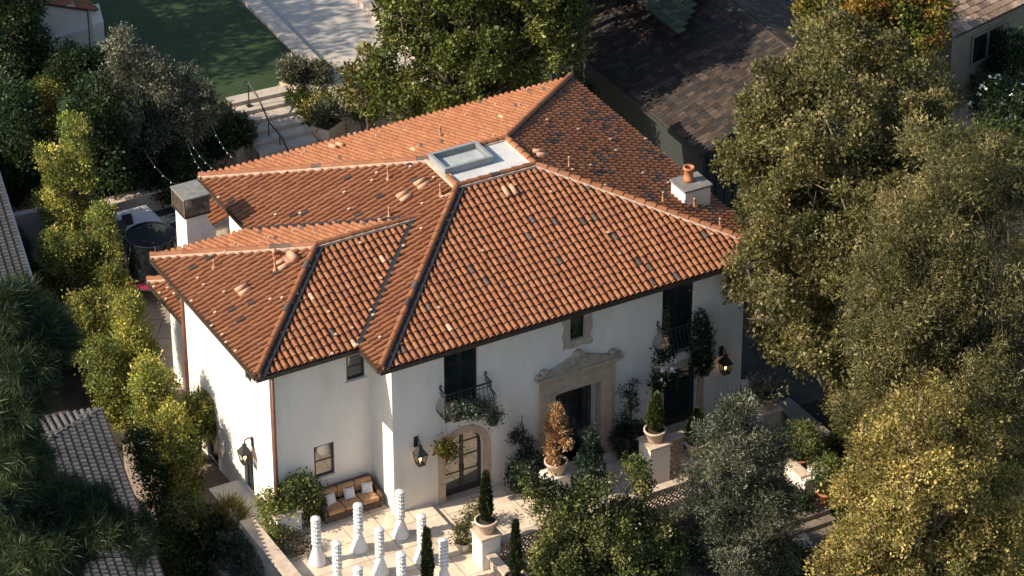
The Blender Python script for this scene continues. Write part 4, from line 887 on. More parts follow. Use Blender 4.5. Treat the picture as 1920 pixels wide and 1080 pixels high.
bt.build('batten', MAT['grey_siding'], nb); MB().bar((X0, Y0-.02, z0-.04), (X0+RUN, Y0-.02, ZR-.04), .05, .2).bar((X0-.02, Y0, z0-.09), (X0-.02, Y0+22, z0-.09), .05, .16).build('fascia', MAT['grey_siding'], nb)
nr = thing('siding_house', 'tan sided house with a paned window, only its corner in view', 'house', (36, 13, -1)); z0 = 4.2; a = at(1800, 68, z0); b = at(1925, 8, z0); U = norm((b-a)*np.array([1, 1, 0])); R = np.array([-U[1], U[0], 0]); R = R if R[1] > 0 else -R
m = MB(); shake_slope(m, a-U*.3, U, R, .38, 9, 5, rng, [(.26,.17,.11),(.32,.22,.15),(.21,.14,.10)], (.34, .3)); quadroof(m, [a-U*.3, a+U*9, a+U*9+R*5+np.array([0,0,1.9]), a-U*.3+R*5+np.array([0,0,1.9])], (.06,.045,.03)); m.build('roof', MAT['shake'], nr)
wc = a+R*.55+U*4.5; MB().obox((wc[0]+R[0]*2.5, wc[1]+R[1]*2.5, .6), U, R, (0, 0, 1), 8.6, 5, 7.1).build('wall', MAT['tan_siding'], nr)
def onwall(px, py):
    d = ray(px, py); o = wc-U*0; return CAM+d*(((o-CAM)@R)/(d@R))
w0 = onwall(1822, 104); w1 = onwall(1878, 92); cw = (onwall(1828, 62)+onwall(1875, 85))/2; hw = np.linalg.norm((w1-w0)[:2]); cz = onwall(1850, 82)
f = MB(); 
for dx in (-.5, 0, .5): f.obox(cz+U*hw*dx-R*.03, U, R, (0, 0, 1), .10, .08, 1.35)
for dz_ in (-.68, .68): f.obox(cz+np.array([0, 0, dz_])-R*.03, U, R, (0, 0, 1), hw+.1, .08, .11)
wo = f.build('window', MAT['tan_siding'], nr); MB().obox(cz-R*.02, U, R, (0, 0, 1), hw-.05, .03, 1.3).build('pane', MAT['glass'], wo)
# white concrete tile roofs at the lower left
def white_roof(mb, O, U, R, s, ulen, run, rng, hi=None):
    O = np.array(O, float); sd = norm(R+np.array([0, 0, s])); N_ = np.cross(U, sd); N_ = N_ if N_[2] > 0 else -N_; k = math.sqrt(1+s*s); ex, wd = .30, .25
    for i in range(int(run/ex)):
        for j in range(int(ulen/wd)):
            u = (j+.5)*wd+(i % 2)*.0; t = i*ex
            if hi and t > hi(u): continue
            c = O+U*u+sd*(t*k); col = np.array((.09, .088, .083))*(.75+.4*rng.random())
            AC = np.linspace(0, math.pi, 6); v = [c+U*.085*math.cos(x)+N_*(.075+.075*math.sin(x)) for x in AC]+[c+sd*ex*1.08+U*.085*math.cos(x)+N_*(.02+.075*math.sin(x)) for x in AC]
            mb.add(v, [(q, q+1, 7+q, 6+q) for q in range(5)], col, True); mb.add(v[:6], [tuple(range(6))], (.03,.03,.03))
            mb.obox(c+U*wd/2+sd*ex/2+N_*.02, U, sd+N_*-.06, N_, wd*.5, ex, .02, col*.85); mb.obox(c+U*wd/2+sd*.06+N_*.05, U, sd, N_, wd*.42, .15, .05, (.012,.012,.012))
rng = np.random.default_rng(9)
wh = thing('white_tile_house', 'neighbouring house with pale grey ribbed tile hip roof', 'house', (-12, 2, -3)); z0 = 2.6; a = at(187, 768, z0); b = at(303, 1085, z0); U = norm((b-a)*np.array([1, 1, 0])); R = np.array([U[1], -U[0], 0]); R = R if R[0] < 0 else -R; s_ = .30
m = MB(); Lr = 15; RN = 5; white_roof(m, a, U, R, s_, Lr, RN, rng, lambda u: min(u, RN)); quadroof(m, [a, a+U*Lr, a+U*Lr+R*RN+np.array([0,0,RN*s_]), a+U*RN+R*RN+np.array([0,0,RN*s_])], (.16,.15,.14)); R2 = U; U2 = R
white_roof(m, a, U2, R2, s_, 2*RN, RN, rng, lambda u: min(u, 2*RN-u)); quadroof(m, [a, a+U*RN+R*RN+np.array([0,0,RN*s_]), a+R*2*RN], (.16,.15,.14)); quadroof(m, [a+R*2*RN, a+U*RN+R*RN+np.array([0,0,RN*s_]), a+U*Lr+R*RN+np.array([0,0,RN*s_]), a+U*Lr+R*2*RN], (.16,.15,.14)); m.build('roof', MAT['white_tile'], wh)
c = a+U*Lr/2+R*RN; MB().obox((c[0], c[1], -.3), U, R, (0, 0, 1), Lr-1, 2*RN-1, 5.7).build('wall', MAT['wall_grey'], wh)
MB().bar(a-U*.05-R*.05+np.array([0, 0, -.05]), a+U*Lr-R*.05+np.array([0, 0, -.05]), .13).bar(a-U*.08+np.array([0, 0, -.05]), a-U*.08+R*2*RN+np.array([0, 0, -.05]), .12).build('gutter', MAT['copper_pipe'], wh)
w2 = thing('white_tile_house', 'far neighbouring house with pale tile roof behind the pine', 'house', (-11, 17, -3)); a = at(2, 345, z0); b = at(84, 610, z0); U = norm((b-a)*np.array([1, 1, 0])); R = np.array([U[1], -U[0], 0]); R = R if R[0] < 0 else -R; a = a-U*4
m = MB(); Lr = 12.5; white_roof(m, a, U, R, s_, Lr, 4, rng); quadroof(m, [a, a+U*Lr, a+U*Lr+R*4+np.array([0,0,1.2]), a+R*4+np.array([0,0,1.2])], (.16,.15,.14)); quadroof(m, [a+R*4+np.array([0,0,1.2]), a+U*Lr+R*4+np.array([0,0,1.2]), a+U*Lr+R*8, a+R*8], (.16,.15,.14)); m.build('roof', MAT['white_tile'], w2)
c = a+U*Lr/2+R*4; MB().obox((c[0], c[1], -.3), U, R, (0, 0, 1), Lr-1, 7, 5.7).build('wall', MAT['wall_grey'], w2); MB().bar(a-R*.05+np.array([0, 0, -.05]), a+U*Lr-R*.05+np.array([0, 0, -.05]), .12).build('gutter', MAT['white_paint'], w2)
q0, q1 = at(20, 403, 1.2), at(95, 388, 1.2); wallthing('alley_wall', 'low planter wall across the dark alley', MB().obox((q0+q1)/2-np.array([0, 0, 2.1]), q1-q0, np.cross((0, 0, 1), q1-q0), (0, 0, 1), np.linalg.norm(q1-q0), .3, 4.2), 'wall_grey', loc=(*q0[:2], -3))
# small white outbuilding at the top left
cz_ = thing('outbuilding', 'small white outbuilding with a terracotta roof by the lawn', 'outbuilding', (2.5, 38, 1)); z0 = 3.4; a = at(182, 22, z0); b = at(115, 3, z0)
m = MB(); rng = np.random.default_rng(4); yF = a[1]
MB().box((a[0]-4.2, yF+.3, -.5), (a[0]-.35, yF+6, z0-.05)).build('wall', MAT['stucco'], cz_)
MB().prism([(a[0]-4.2, z0-.05), (a[0]-.35, z0-.05), (a[0]-2.3, z0+.75)], (0, yF+.32, 0), XF, ZF, (0, 1, 0), .25).build('gable', MAT['stucco'], cz_)
MB().box((a[0]-4.3, yF+.2, z0-.9), (a[0]-.45, yF+.295, z0-.8)).build('moulding', MAT['white_paint'], cz_)
tile_slope(m, (a[0], yF, z0), (0, 1, 0), (-1, 0, 0), .4, 0, 6.3, z0f, lambda u: 2.3, rng); tile_slope(m, (a[0]-4.6, yF, z0), (0, 1, 0), (1, 0, 0), .4, 0, 6.3, z0f, lambda u: 2.3, rng)
m.add([(a[0],yF,z0),(a[0],yF+6.3,z0),(a[0]-2.3,yF+6.3,z0+.92),(a[0]-2.3,yF,z0+.92)], [(0,1,2,3)], (.13,.05,.03)); m.add([(a[0]-4.6,yF,z0),(a[0]-4.6,yF+6.3,z0),(a[0]-2.3,yF+6.3,z0+.92),(a[0]-2.3,yF,z0+.92)], [(0,1,2,3)], (.13,.05,.03)); m.build('roof', MAT['tile'], cz_)
MB().box((a[0]-3.2, yF+.27, z0+.02), (a[0]-2.5, yF+.318, z0+.2)).build('vent', MAT['dark_metal'], cz_)
MB().prism([(yF+.1, -.5), (yF+.5, -.5), (yF+.5, z0+.1), (yF+.1, z0-.6)], (a[0]-.2, 0, 0), (0, 1, 0), ZF, XF, .5).build('buttress', MAT['stucco'], cz_)
# ================================================================== TREES AND PLANTS
GZ = -3.0
# -- right hand trees
b = at(1580, 865, -2.5)
tree('broadleaf_tree', 'tall olive brown broadleaf tree reaching over the right roof corner', b, [(1560,170,150),(1465,190,85),(1680,190,110),(1560,290,180),(1448,300,90),(1700,300,95),(1470,400,90),(1580,420,120),(1690,400,80),(1430,500,75),(1520,520,80),(1480,590,80),(1425,470,50),(1560,630,75),(1620,690,60),(1520,640,55),(1395,545,35),(1580,720,50),(1440,540,55,-3.2),(1490,600,60,-3.4),(1420,600,36,-3.4),(1560,650,60,-3.6),(1520,680,36,-3.8),(1610,700,50,-3.6),(1400,500,34,-2.6)],
     OLIVE_BROWN, 9000, k=12, size=.19, asp=.62, spread=.22, shell=.6, lump=.3, clump=.55, trunk_r=.34, bark='pale_bark', gap=.25, seed=41)
b = at(1800, 1080, -3)
tree('feathery_tree', 'large feathery grey green tree at the right edge', b, [(1790,330,110),(1880,330,80),(1730,430,100),(1840,470,120),(1680,540,95),(1780,600,130),(1890,620,100),(1690,680,100),(1800,740,110),(1900,760,80),(1640,620,60),(1620,780,55)],
     GREYG, 8200, k=12, size=.22, asp=.24, spread=.25, shell=.55, lump=.3, clump=.6, trunk_r=.32, gap=.35, seed=42, droop=.25)
b = at(1720, 1240, -3)
tree('golden_tree', 'yellowing broadleaf tree in the lower right corner', b, [(1730,760,60),(1690,860,100),(1790,840,90),(1640,960,90),(1740,960,120),(1850,950,90),(1640,1060,95),(1760,1070,120),(1870,1060,90),(1590,1040,60),(1560,1075,40)],
     GOLD, 7500, k=9, size=.16, asp=.6, spread=.22, shell=.55, lump=.28, clump=.5, trunk_r=.26, bark='pale_bark', gap=.4, seed=43)
b = at(1900, 1010, -3)
tree('dark_tree', 'dark green tree beside the yellowing tree at the right edge', b, [(1900,880,80),(1930,960,90),(1890,800,60),(1910,1050,80)], GREEN, 1500, k=9, size=.22, asp=.5, seed=44, trunk_r=.2)
b = at(1600, 880, -2.5)
tree('leafy_shrub_tree', 'bright leafy small tree behind the sunlit stair wall', b, [(1610,790,45),(1580,830,45),(1630,850,60),(1550,850,35)], GREEN, 900, k=9, size=.20, asp=.6, seed=45, trunk_r=.12)
b = at(1690, 330, -1.5)
tree('autumn_tree', 'green and orange tree at the top behind the olive brown tree', b, [(1600,30,75),(1700,40,80),(1740,50,40),(1680,100,60),(1740,10,45),(1540,5,45),(1640,-10,60)], AUTUMN, 2200, k=9, size=.2, asp=.65, clump=.5, seed=46, trunk_r=.25)
b = at(1885, 290, 0)
wt = tree('white_flowering_shrub', 'dark shrub dotted with white blossoms below the tan house', b, [(1880,190,45),(1850,200,35),(1905,220,35)], DARK+GREEN[:1], 420, cat='shrub', k=9, size=.2, asp=.7, seed=47, trunk_r=.1)
b = at(1880, 390, -1)
tree('hedge_tree', 'dense green tree between the feathery tree and the white blossoms', b, [(1890,270,50),(1910,310,45),(1860,250,30)], GREEN, 500, k=9, size=.22, asp=.5, seed=48, trunk_r=.14)
b = at(1890, 200, 0); tree('dark_tree', 'dark tree in the shade beside the tan sided house', b, [(1900,130,40),(1905,90,35),(1850,150,35)], DARK, 420, k=9, size=.22, asp=.5, seed=49, trunk_r=.12)
# -- front garden
b = at(1130, 1130, -1.8)
tree('citrus_tree', 'bushy green citrus tree below the front door terrace', b, [(1045,955,46),(1110,970,54),(1180,985,52),(1238,995,40),(1060,1035,62),(1150,1045,68),(1225,1050,52),(1005,1075,42),(1110,1095,66),(1195,1100,58),(1188,890,28),(1195,925,28),(988,890,24),(1012,925,30),(1092,925,28),(1250,1085,40),(1140,925,26),(1060,1000,50),(1255,1030,36)],
     CITRUS, 5600, k=10, size=.155, asp=.55, spread=.18, shell=.55, lump=.28, clump=.34, trunk_r=.16, gap=.35, seed=51, matname='glossy_leaf')
b = at(1390, 1110, -2.3)
tree('olive_tree', 'silvery olive tree in front of the right facade', b, [(1380,830,75),(1330,850,50),(1430,840,50),(1340,920,75),(1430,920,75),(1380,1000,95),(1310,1010,55),(1450,1000,50),(1380,780,35),(1330,1060,70),(1430,1060,70),(1400,760,18)],
     [(.040,.055,.032),(.065,.080,.046),(.10,.11,.066),(.15,.15,.10)], 4800, k=10, size=.18, asp=.26, spread=.18, shell=.5, lump=.3, clump=.42, trunk_r=.2, gap=.35, seed=52, matname='silver_leaf')
# -- behind the house
b = np.array([14.3, 20.3, -.6])
tree('rubber_tree', 'large glossy green tree behind the roof ridge', b, [(900,60,100),(800,60,80),(1000,50,90),(860,140,95),(950,130,85),(1050,80,60),(760,130,70),(730,190,55),(820,190,70),(900,190,60),(1040,20,60),(750,20,60),(690,200,35),(1085,45,30),(880,-40,90),(1000,-60,90),(780,-50,70),(1090,-40,50),(930,-150,80)],
     [(.045,.065,.012),(.075,.095,.016),(.11,.125,.022),(.15,.15,.028)], 5400, k=9, size=.21, asp=.6, spread=.22, shell=.55, lump=.3, clump=.5, trunk_r=.3, gap=.4, seed=53, matname='glossy_leaf')
b = at(690, 250, .5)
tree('loquat_tree', 'sparse big leaved tree beside the pool cover', b, [(690,110,22),(665,140,20),(710,150,28),(670,180,25)], OLIVE_BROWN, 110, k=7, size=.36, asp=.42, spread=.3, seed=54, trunk_r=.08, depthfill=False)
b = at(1150, 250, -1)
tree('dark_tree', 'dark shaded shrub tree between the villa roof and the shake roof', b, [(1135,185,35),(1150,215,30),(1120,150,35),(1180,235,26),(1215,265,26),(1250,292,24)], DARK+SILVER[:1], 520, k=9, size=.2, asp=.5, seed=55, trunk_r=.1)
b = at(1400, 420, -1.5)
tree('dark_tree', 'dark shaded tree behind the right chimney', b, [(1370,390,40),(1345,350,25),(1400,350,45)], DARK, 420, k=9, size=.22, asp=.5, seed=56, trunk_r=.12)
# -- left side: hedge trees along the boundary
def ht(label, lobes, pal, n, base, seed, name='hedge_tree', **kw):
    kw.setdefault('size', .15); kw.setdefault('asp', .55); kw.setdefault('clump', .3); kw.setdefault('cper', 10)
    b_ = at(*base); return tree(name, label, b_, lobes, pal, n, group='boundary hedge trees', seed=seed, trunk_r=.11, k=9, spread=.2, **kw)
def spires(L):
    o = []
    for x, y0, y1, w in L:
        n = max(3, int((y0-y1)/(w*.75)))
        for i in range(n):
            t = i/(n-1); o.append((x+(w*.25*math.sin(i*2.1+x)), y0+(y1-y0)*t, w*(1-.55*t), -.4+.8*((i*7+int(x)) % 5)/4))
    return o
ht('tallest yellow green hedge tree, beside the patio wall', spires([(130,430,232,34),(95,425,290,26),(160,425,315,26),(148,330,238,22)]), YELLOWG, 1500, (140,500,-1.2), 61, upb=.7)
ht('narrow green hedge tree with a lit tip, behind the yellow one', spires([(98,270,175,24),(82,240,150,16)]), HEDGE, 420, (105,330,-.6), 62, upb=.7)
ht('rounded green hedge bush in front of the yellow tree', [(112,480,42),(112,525,40),(145,455,32),(150,510,36),(165,490,30)], HEDGE, 1100, (140,600,-1.5), 63)
ht('yellow green hedge tree around the red tinted bush', spires([(198,530,420,26),(212,540,480,14),(193,455,400,14)]), YELLOWG, 700, (215,580,-1.2), 64, upb=.7)
ht('small red tinted bush in the hedge', [(172,455,20),(175,475,18)], [(.17,.075,.045),(.24,.11,.06),(.14,.07,.04)], 200, (180,560,-1.2), 65, name='red_shrub', cat='shrub', depthfill=False)
ht('olive green hedge bush across from the trampoline', spires([(205,600,520,28),(228,610,545,22)]), HEDGE, 700, (235,660,-1.3), 66, upb=.5)
ht('wide green hedge bush left of the annex wall', [(150,590,38),(175,635,44),(150,640,28),(190,590,28),(210,650,30)], HEDGE, 1100, (190,730,-1.6), 67)
ht('yellow hedge tree beside the annex wall', spires([(235,680,570,24),(258,720,620,24),(275,740,660,20),(245,640,575,16)]), YELLOWG, 900, (280,790,-1.4), 68, upb=.7)
ht('green hedge bush above the white tile roof', [(195,700,44),(222,740,46),(190,660,30),(250,770,36)], HEDGE, 1100, (250,840,-1.8), 69)
ht('golden hedge tree beside the sunlit side wall', spires([(285,790,680,26),(308,815,720,26),(325,830,760,20),(270,770,700,18)]), YELLOWG, 950, (320,890,-1.5), 70, upb=.7)
ht('bright leafy hedge tree nearest the side wall', [(370,765,30),(352,795,36),(392,762,20),(380,800,26)], YELLOWG, 620, (375,870,-1.4), 71)
ht('yellow hedge tree above the side door', spires([(315,890,790,28),(340,910,810,28),(330,960,860,26),(358,930,850,20)]), YELLOWG, 1000, (340,940,-2.0), 72, upb=.7)
ht('dark green hedge bush below the yellow hedge', [(350,960,40),(330,1000,42),(355,1040,46)], GREEN, 900, (350,1060,-2.4), 73)
ht('shaded green bush with orange tips beside the terrace wall', [(390,1000,34),(400,1050,40),(420,1080,40)], DARK+[(.15,.10,.03)], 620, (400,1080,-2.7), 74)
ht('dark shaded bush between the tile roof and the hedge', [(265,840,36),(285,900,38),(300,960,42),(310,1040,40)], DARK, 900, (300,1000,-2.8), 75)
b = at(432, 1010, -1.6); shrub('grassy_plant', 'spiky pale grassy plant at the terrace wall end', b, [(0,0,.9,.5,.5,.55)], OLIVE_BROWN, 120, k=10, size=.45, asp=.08, upb=1.2, seed=76)
b = at(440, 1070, -2.2); shrub('dark_shrub', 'dark blue green shrub below the terrace parapet', b, [(0,0,.7,.9,.9,.8),(.3,-.9,.7,.8,.8,.8)], BLUEG, 380, k=9, size=.16, seed=77)
# vine on the block and bush by the sofa
shrub('climbing_vine', 'bright green vine scrambling over the stucco block', (-3.5, 1.6, G0), [(0,.1,.7,.38,.38,.75),(-.15,.5,1.2,.3,.3,.45),(.45,.1,1.0,.42,.35,.2),(0,-.25,.3,.4,.3,.35)], YELLOWG, 210, k=8, size=.15, asp=.6, seed=78)
shrub('citrus_bush', 'round leafy bush between the vine and the sofa', (-2.35, 2.0, G0), [(0,0,1.15,.78,.6,.62),(.25,-.1,.6,.5,.45,.4)], CITRUS+GREEN, 420, k=8, size=.15, asp=.55, seed=79, matname='glossy_leaf')
shrub('bronze_shrub', 'low dark bronze shrub at the parapet foot', (-3.35, .55, G0), [(0,0,.3,.48,.55,.34)], [(.04,.035,.02),(.06,.05,.03),(.03,.03,.02)], 130, k=8, size=.11, seed=80)
# shrubs on the facade
def topiary(label, px, py, seed, sparse):
    b_ = atY(px, py, OV-.75); b_[2] = GR; b_[1] = OV-.75
    t = thing('wall_shrub', label, 'shrub', b_, 'dark shrubs flanking the front door'); mb = MB(); mb.tube([b_, b_+np.array([0, .1, 1.2]), b_+np.array([.05, .35, 3.0])], [.05, .04, .015], 6); rng = np.random.default_rng(seed); 
    LL = [(*(b_+np.array([0, 0, .75])), .68, .6, .72)]; P = []
    for i in range(8):
        z = 1.5+.2*i; c = b_+np.array([rng.normal()*.28*(1-i*.06), .25, z]); limb(mb, b_+np.array([.02, .15, z-.25]), c, .015, .006, rng, 4, .2, 4); P.append((*c, .26, .16, .14))
    mb.build('stem', MAT['bark'], t); foliage('foliage', LL, t, [(.012,.026,.022),(.02,.036,.028),(.028,.046,.034)], 300, k=9, size=.12, shell=.6, seed=seed); foliage('sprays', P, t, [(.014,.028,.026),(.022,.04,.032)], sparse, k=8, size=.16, asp=.25, shell=.3, spread=.12, seed=seed+1)
topiary('dark clipped shrub with a wispy top left of the front door', 985, 905, 81, 120)
topiary('dark clipped shrub with a wispy top right of the front door', 1185, 840, 83, 70)
# balcony planting
SUCC = [(.06,.085,.06),(.09,.12,.085),(.13,.155,.11),(.05,.07,.03)]
def bplant(name, label, lobes, pal, n, base, g_, seed, **kw):
    t = thing(name, label, 'plant', base, g_); foliage('foliage', lobes, t, pal, n, seed=seed, **kw); return t
t = bplant('balcony_plant', 'grey green succulents filling the left balcony front', [(3.35,.05,3.36,.5,.22,.22),(3.85,.05,3.40,.45,.22,.2),(2.85,.1,3.34,.28,.2,.2)], SUCC, 280, (3.5,.1,3.0), 'balcony plants', 91, k=8, size=.17, asp=.4, shell=.3, matname='silver_leaf')
MB().box((2.8, .05, 3.06), (4.2, .26, 3.24)).build('planter_box', MAT['wicker'], t, bev=.01)
t = bplant('hanging_basket', 'hanging basket with red and green leaves left of the arched door', [(2.66,.25,1.86,.27,.24,.24),(2.42,.2,2.0,.2,.18,.18)], [(.06,.09,.015),(.12,.12,.02),(.20,.03,.02),(.09,.11,.02)], 90, (2.62,.25,1.4), 'hanging baskets under the left balcony', 92, k=8, size=.13, asp=.6, shell=.3)
MB().lathe([(.06,1.5),(.16,1.56),(.22,1.72)], (2.66, .25, 0), 14).tube([(2.66,.25,1.74),(2.62,.27,3.0)], .012, 5).build('basket', MAT['wicker'], t)
t = bplant('hanging_basket', 'hanging basket with pale flowers right of the arched door', [(4.46,.15,2.72,.26,.24,.22)], SUCC+[(.4,.25,.2)], 60, (4.46,.15,2.4), 'hanging baskets under the left balcony', 93, k=8, size=.12, asp=.5, shell=.3)
MB().lathe([(.06,2.38),(.15,2.44),(.2,2.58)], (4.46, .15, 0), 14).tube([(4.46,.15,2.6),(4.42,.2,3.0)], .012, 5).build('basket', MAT['wicker'], t)
def flowers(t, lobes, n, seed, col=((.78,.76,.72),(.7,.66,.62))):
    rng = np.random.default_rng(seed); P, d, q = crown_points(rng, lobes, n, .9, .1, 0); V, C = quads(rng, np.repeat(P, 3, 0), rnd_dirs(rng, 3*len(P)), .12, .9, pick(rng, col, 3*len(P))); leafmesh('blossoms', V, C, 'flower', t)
flowers(wt, [(*atV(x_, y_, at(1885, 290, 0)), r_*.021, r_*.021, r_*.021) for x_, y_, r_ in ((1880,185,48),(1850,195,38),(1905,215,38))], 60, 98)
LB1 = [(11.45,.0,2.95,.38,.26,.4),(11.45,.05,2.35,.36,.25,.42),(11.75,.0,2.78,.25,.2,.22),(11.35,.25,1.9,.22,.15,.28)]
t = bplant('balcony_vine', 'dark vine with white blossoms trailing below the right balcony', LB1, DARK+BLUEG[:2], 300, (11.8,.1,2.3), 'vines on the right balcony', 94, k=9, size=.15, asp=.5, shell=.4); flowers(t, LB1, 26, 95)
LB2 = [(13.08,.15,3.5,.22,.2,.55),(13.1,.15,2.85,.25,.22,.55),(13.15,.2,2.2,.26,.22,.38),(13.03,.15,4.1,.12,.12,.25)]
t = bplant('balcony_vine', 'dark columnar vine with white blossoms right of the right balcony', LB2, DARK+BLUEG[:2], 380, (13.45,.15,1.7), 'vines on the right balcony', 96, k=9, size=.15, asp=.5, shell=.4); flowers(t, LB2, 24, 97)
# -- upper left garden
b = at(300, 345, -.6)
tree('olive_tree', 'grey leaved olive tree left of the garden steps', b, [(240,95,42),(215,150,45),(275,150,55),(250,200,60),(320,200,60),(355,160,40),(370,215,45),(300,260,60),(240,250,40),(340,290,45),(225,70,25),(400,235,28)],
     SILVER, 2500, k=9, size=.2, asp=.3, spread=.2, shell=.5, lump=.3, clump=.42, gap=.35, seed=101, trunk_r=.18, matname='silver_leaf')
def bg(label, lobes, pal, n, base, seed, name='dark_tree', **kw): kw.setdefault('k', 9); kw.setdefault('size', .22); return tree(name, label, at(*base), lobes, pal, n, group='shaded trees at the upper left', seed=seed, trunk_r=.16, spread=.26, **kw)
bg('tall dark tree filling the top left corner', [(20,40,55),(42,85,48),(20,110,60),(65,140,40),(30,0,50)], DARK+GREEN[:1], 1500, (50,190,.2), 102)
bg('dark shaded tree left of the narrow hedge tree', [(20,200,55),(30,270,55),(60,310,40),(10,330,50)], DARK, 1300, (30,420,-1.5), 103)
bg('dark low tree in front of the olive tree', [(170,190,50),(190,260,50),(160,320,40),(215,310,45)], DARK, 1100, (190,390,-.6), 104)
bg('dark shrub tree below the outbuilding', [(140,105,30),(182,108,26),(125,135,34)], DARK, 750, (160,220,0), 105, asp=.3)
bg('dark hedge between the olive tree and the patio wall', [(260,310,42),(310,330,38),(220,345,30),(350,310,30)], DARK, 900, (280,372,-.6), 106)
bg('dark bush at the foot of the garden steps', [(400,270,30),(385,300,28),(365,335,25)], DARK, 380, (395,330,-.6), 107)
b = at(410, 225, 1); shrub('agave', 'grey green agave beside the top of the garden steps', b-np.array([0,0,1.0]), [(0,0,1.0,.65,.65,.6),(.2,-.6,.4,.6,.6,.5)], SILVER, 200, k=9, size=.3, asp=.25, upb=.6, seed=108, matname='silver_leaf')
def planter(label, px, py, z, w_, h, ang, pal, seed, size=.3, asp=.22, n=150, up=.7, mt='silver_leaf'):
    p = at(px, py, z); t = thing('stone_planter', label, 'planter', p, 'stone planters beside the garden steps'); MB().rotbox(p[0], p[1], z, z+h, w_, w_*.8, ang).build('box', MAT['capstone'], t); MB().rotbox(p[0], p[1], z+h+.002, z+h+.03, w_*.85, w_*.65, ang).build('soil', MAT['soil'], t)
    foliage('foliage', [(*(p+np.array([0, 0, h+.35])), w_*.55, w_*.5, .5)], t, pal, n, k=9, size=size, asp=asp, upb=up, shell=.3, seed=seed, matname=mt)
planter('stone planter of spiky aloes at the top of the steps', 555, 185, .2, 1.1, .95, .5, SILVER, 111)
planter('stone planter of pale succulents right of the aloes', 600, 175, .5, 1.0, .6, .5, SILVER+[(.1,.04,.03)], 112, .22)
planter('stone planter with grey aloe beside the lower steps', 615, 262, -.3, 1.2, .8, .5, SILVER, 113)
planter('round stone bowl of cactus at the foot of the steps', 445, 300, -.6, 1.3, .9, .5, [(.03,.05,.02),(.05,.08,.03),(.07,.09,.04)], 114, .4, .3, 110)
b = at(590, 255, -.5); shrub('yellow_shrub', 'yellow tinged shrub right of the garden steps', b, [(0,0,.9,.8,.8,.7),(.3,.6,1.1,.6,.6,.5)], YELLOWG+[(.2,.13,.02)]+GREEN, 300, k=9, size=.14, seed=115)
b = at(645, 250, -.5); shrub('leafy_shrub', 'leafy green shrub below the loquat', b, [(0,0,1.1,.9,.9,.9),(.9,.2,1.0,.9,.8,.8),(1.8,.2,1.2,.9,.8,.9)], GREEN+OLIVE_BROWN[:1], 480, k=9, size=.2, asp=.4, seed=116)
b = at(560, 210, .2); shrub('dark_shrub', 'dark shrub between the two stone planters', b, [(0,0,.6,.6,.6,.5),(.7,-.2,.6,.6,.6,.5)], GREEN, 180, k=9, size=.15, seed=117)
# -- the pine at the lower left
def pine(label, base, lobes, n, seed, r=.5, K=46):
    base = np.array(base, float); rng = np.random.default_rng(seed); t = thing('pine_tree', label, 'pine tree', base); mb = MB()
    LL = []
    for (px, py, rp) in lobes:
        c = atV(px, py, base); R = rp*mpp(c); LL.append((*c, R, R, R*.8))
        for sg in (-1, 1): LL.append((*(c+FH*sg*R*.8+np.array([0, 0, -.2*R])), R*.75, R*.75, R*.6))
    top = np.array([base[0], base[1], max(l[2] for l in LL)]); limb(mb, base, top-np.array([0, 0, .8]), .28, .08, rng, 7, .05, 8)
    P, d, q = crown_points(rng, LL, n, .4, .2, .3)
    for p in P[::5]:
        z = max(base[2]+1, p[2]-.8-rng.random()); limb(mb, (base[0], base[1], min(z, top[2]-.9)), p, .045, .012, rng, 5, .15, 4)
    mb.build('trunk', MAT['bark'], t); m = len(P); ax = d*.7+np.array([0, 0, .5])+rng.normal(size=(m, 3))*.3; ax /= np.linalg.norm(ax, axis=1)[:, None]
    D = np.repeat(ax, K, 0)*.75+rnd_dirs(rng, m*K); D[:, 2] -= .12; D /= np.linalg.norm(D, axis=1)[:, None]
    c = np.repeat(pick(rng, PINE, m, q), K, 0)*(1+.2*rng.normal(size=m*K)).clip(.5, 1.6)[:, None]
    V, C = quads(rng, np.repeat(P, K, 0)+rng.normal(size=(m*K, 3))*.05, D, r, .042, c, fold=.05); leafmesh('crown', V, C, 'needle', t); return t
pine('long needled pine covering the pale tile roof', at(60, 1650, -3), [(50,630,75),(20,720,80),(20,800,60),(25,880,72),(105,965,72),(185,962,50),(60,990,90),(245,975,36),(130,1000,55),(30,1060,80),(110,1070,40),(20,560,50),(100,640,40),(260,1020,25)], 5200, 121, .40, 40)
pine('smaller pine over the far pale roof', at(20, 640, -3), [(15,470,40),(35,540,45),(10,590,50),(75,570,25)], 1100, 122, .40, 40)

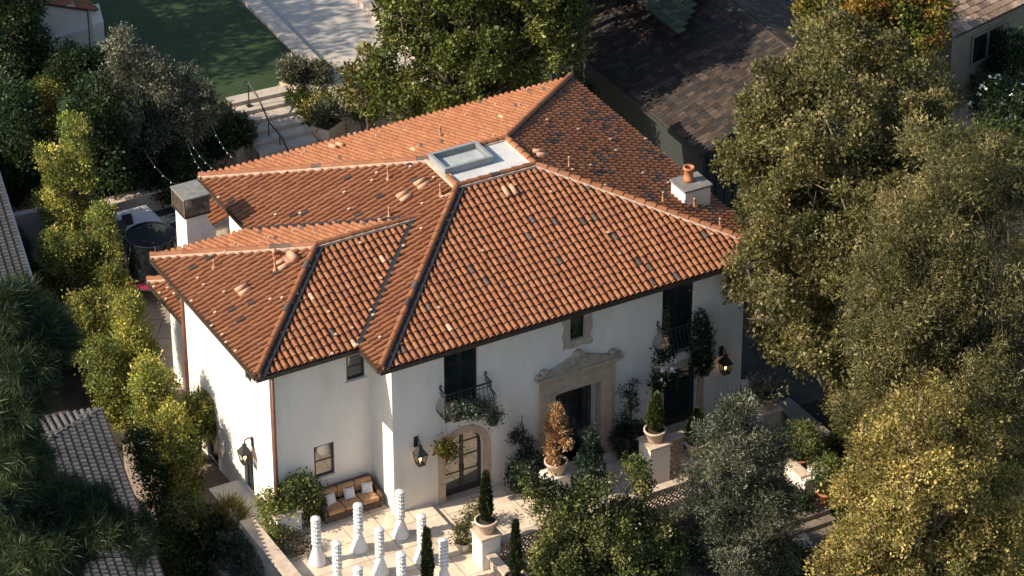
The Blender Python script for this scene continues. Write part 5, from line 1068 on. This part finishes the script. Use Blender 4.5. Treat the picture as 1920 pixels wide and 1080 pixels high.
# -- tall trees west of the lawn and behind the pool, only their lower edges near the frame; they shade the lawn
def shade(label, base, lobes, n, seed):
    base = np.array(base, float); t = thing('shade_tree', label, 'tree', base, 'tall trees around the lawn'); LL = [(*(base+np.array(l[:3])), *l[3:]) for l in lobes]; mb = MB(); rng = np.random.default_rng(seed)
    for l in LL: limb(mb, base, l[:3], .3, .06, rng, 5, .1, 6)
    mb.build('trunk', MAT['bark'], t); foliage('crown', LL, t, DARK+GREEN[:1], n, k=9, size=.34, asp=.6, spread=.35, shell=.3, seed=seed, gap=.15)
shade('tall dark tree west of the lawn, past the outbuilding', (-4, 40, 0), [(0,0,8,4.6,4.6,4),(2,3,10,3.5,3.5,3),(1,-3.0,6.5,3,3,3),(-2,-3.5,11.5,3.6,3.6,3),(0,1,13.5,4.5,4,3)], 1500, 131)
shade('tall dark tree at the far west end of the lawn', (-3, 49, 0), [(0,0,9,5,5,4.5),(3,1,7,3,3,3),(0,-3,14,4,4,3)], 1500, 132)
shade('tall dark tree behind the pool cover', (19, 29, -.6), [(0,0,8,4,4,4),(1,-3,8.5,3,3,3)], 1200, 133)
shade('tall dark tree behind the glossy tree, above the shake roof', (16.5, 24.8, -.6), [(0,0,11.5,3.8,3.8,3.4),(0,-4,12,2.8,2.8,2.4),(3,-5,13.5,2.6,2.6,2.2),(-2,2.5,11.5,3,3,3),(2,-1.5,12.5,2.6,2.6,2.4)], 1300, 134)

b = at(1475, 1085, -2.6); shrub('dark_shrub', 'dark low shrub between the olive tree and the kerb wall', b, [(0,0,.7,.9,.8,.7),(-.6,-.4,.6,.7,.7,.6)], DARK+GREEN[:1], 330, k=9, size=.15, seed=141)
b = at(1590, 975, -2.6); shrub('dark_shrub', 'dark leafy shrub at the foot of the yellowing tree by the entry path', b, [(0,0,.9,1.0,.9,.9),(.9,.5,1.0,.9,.9,.9)], GREEN, 420, k=9, size=.16, seed=142)
b = at(1490, 960, -1.9); shrub('dark_shrub', 'dark shrub against the left side of the entry steps', b, [(0,0,.6,.55,.6,.55),(-.6,.5,.7,.6,.6,.6)], DARK+GREEN[:1], 240, k=9, size=.15, seed=143)
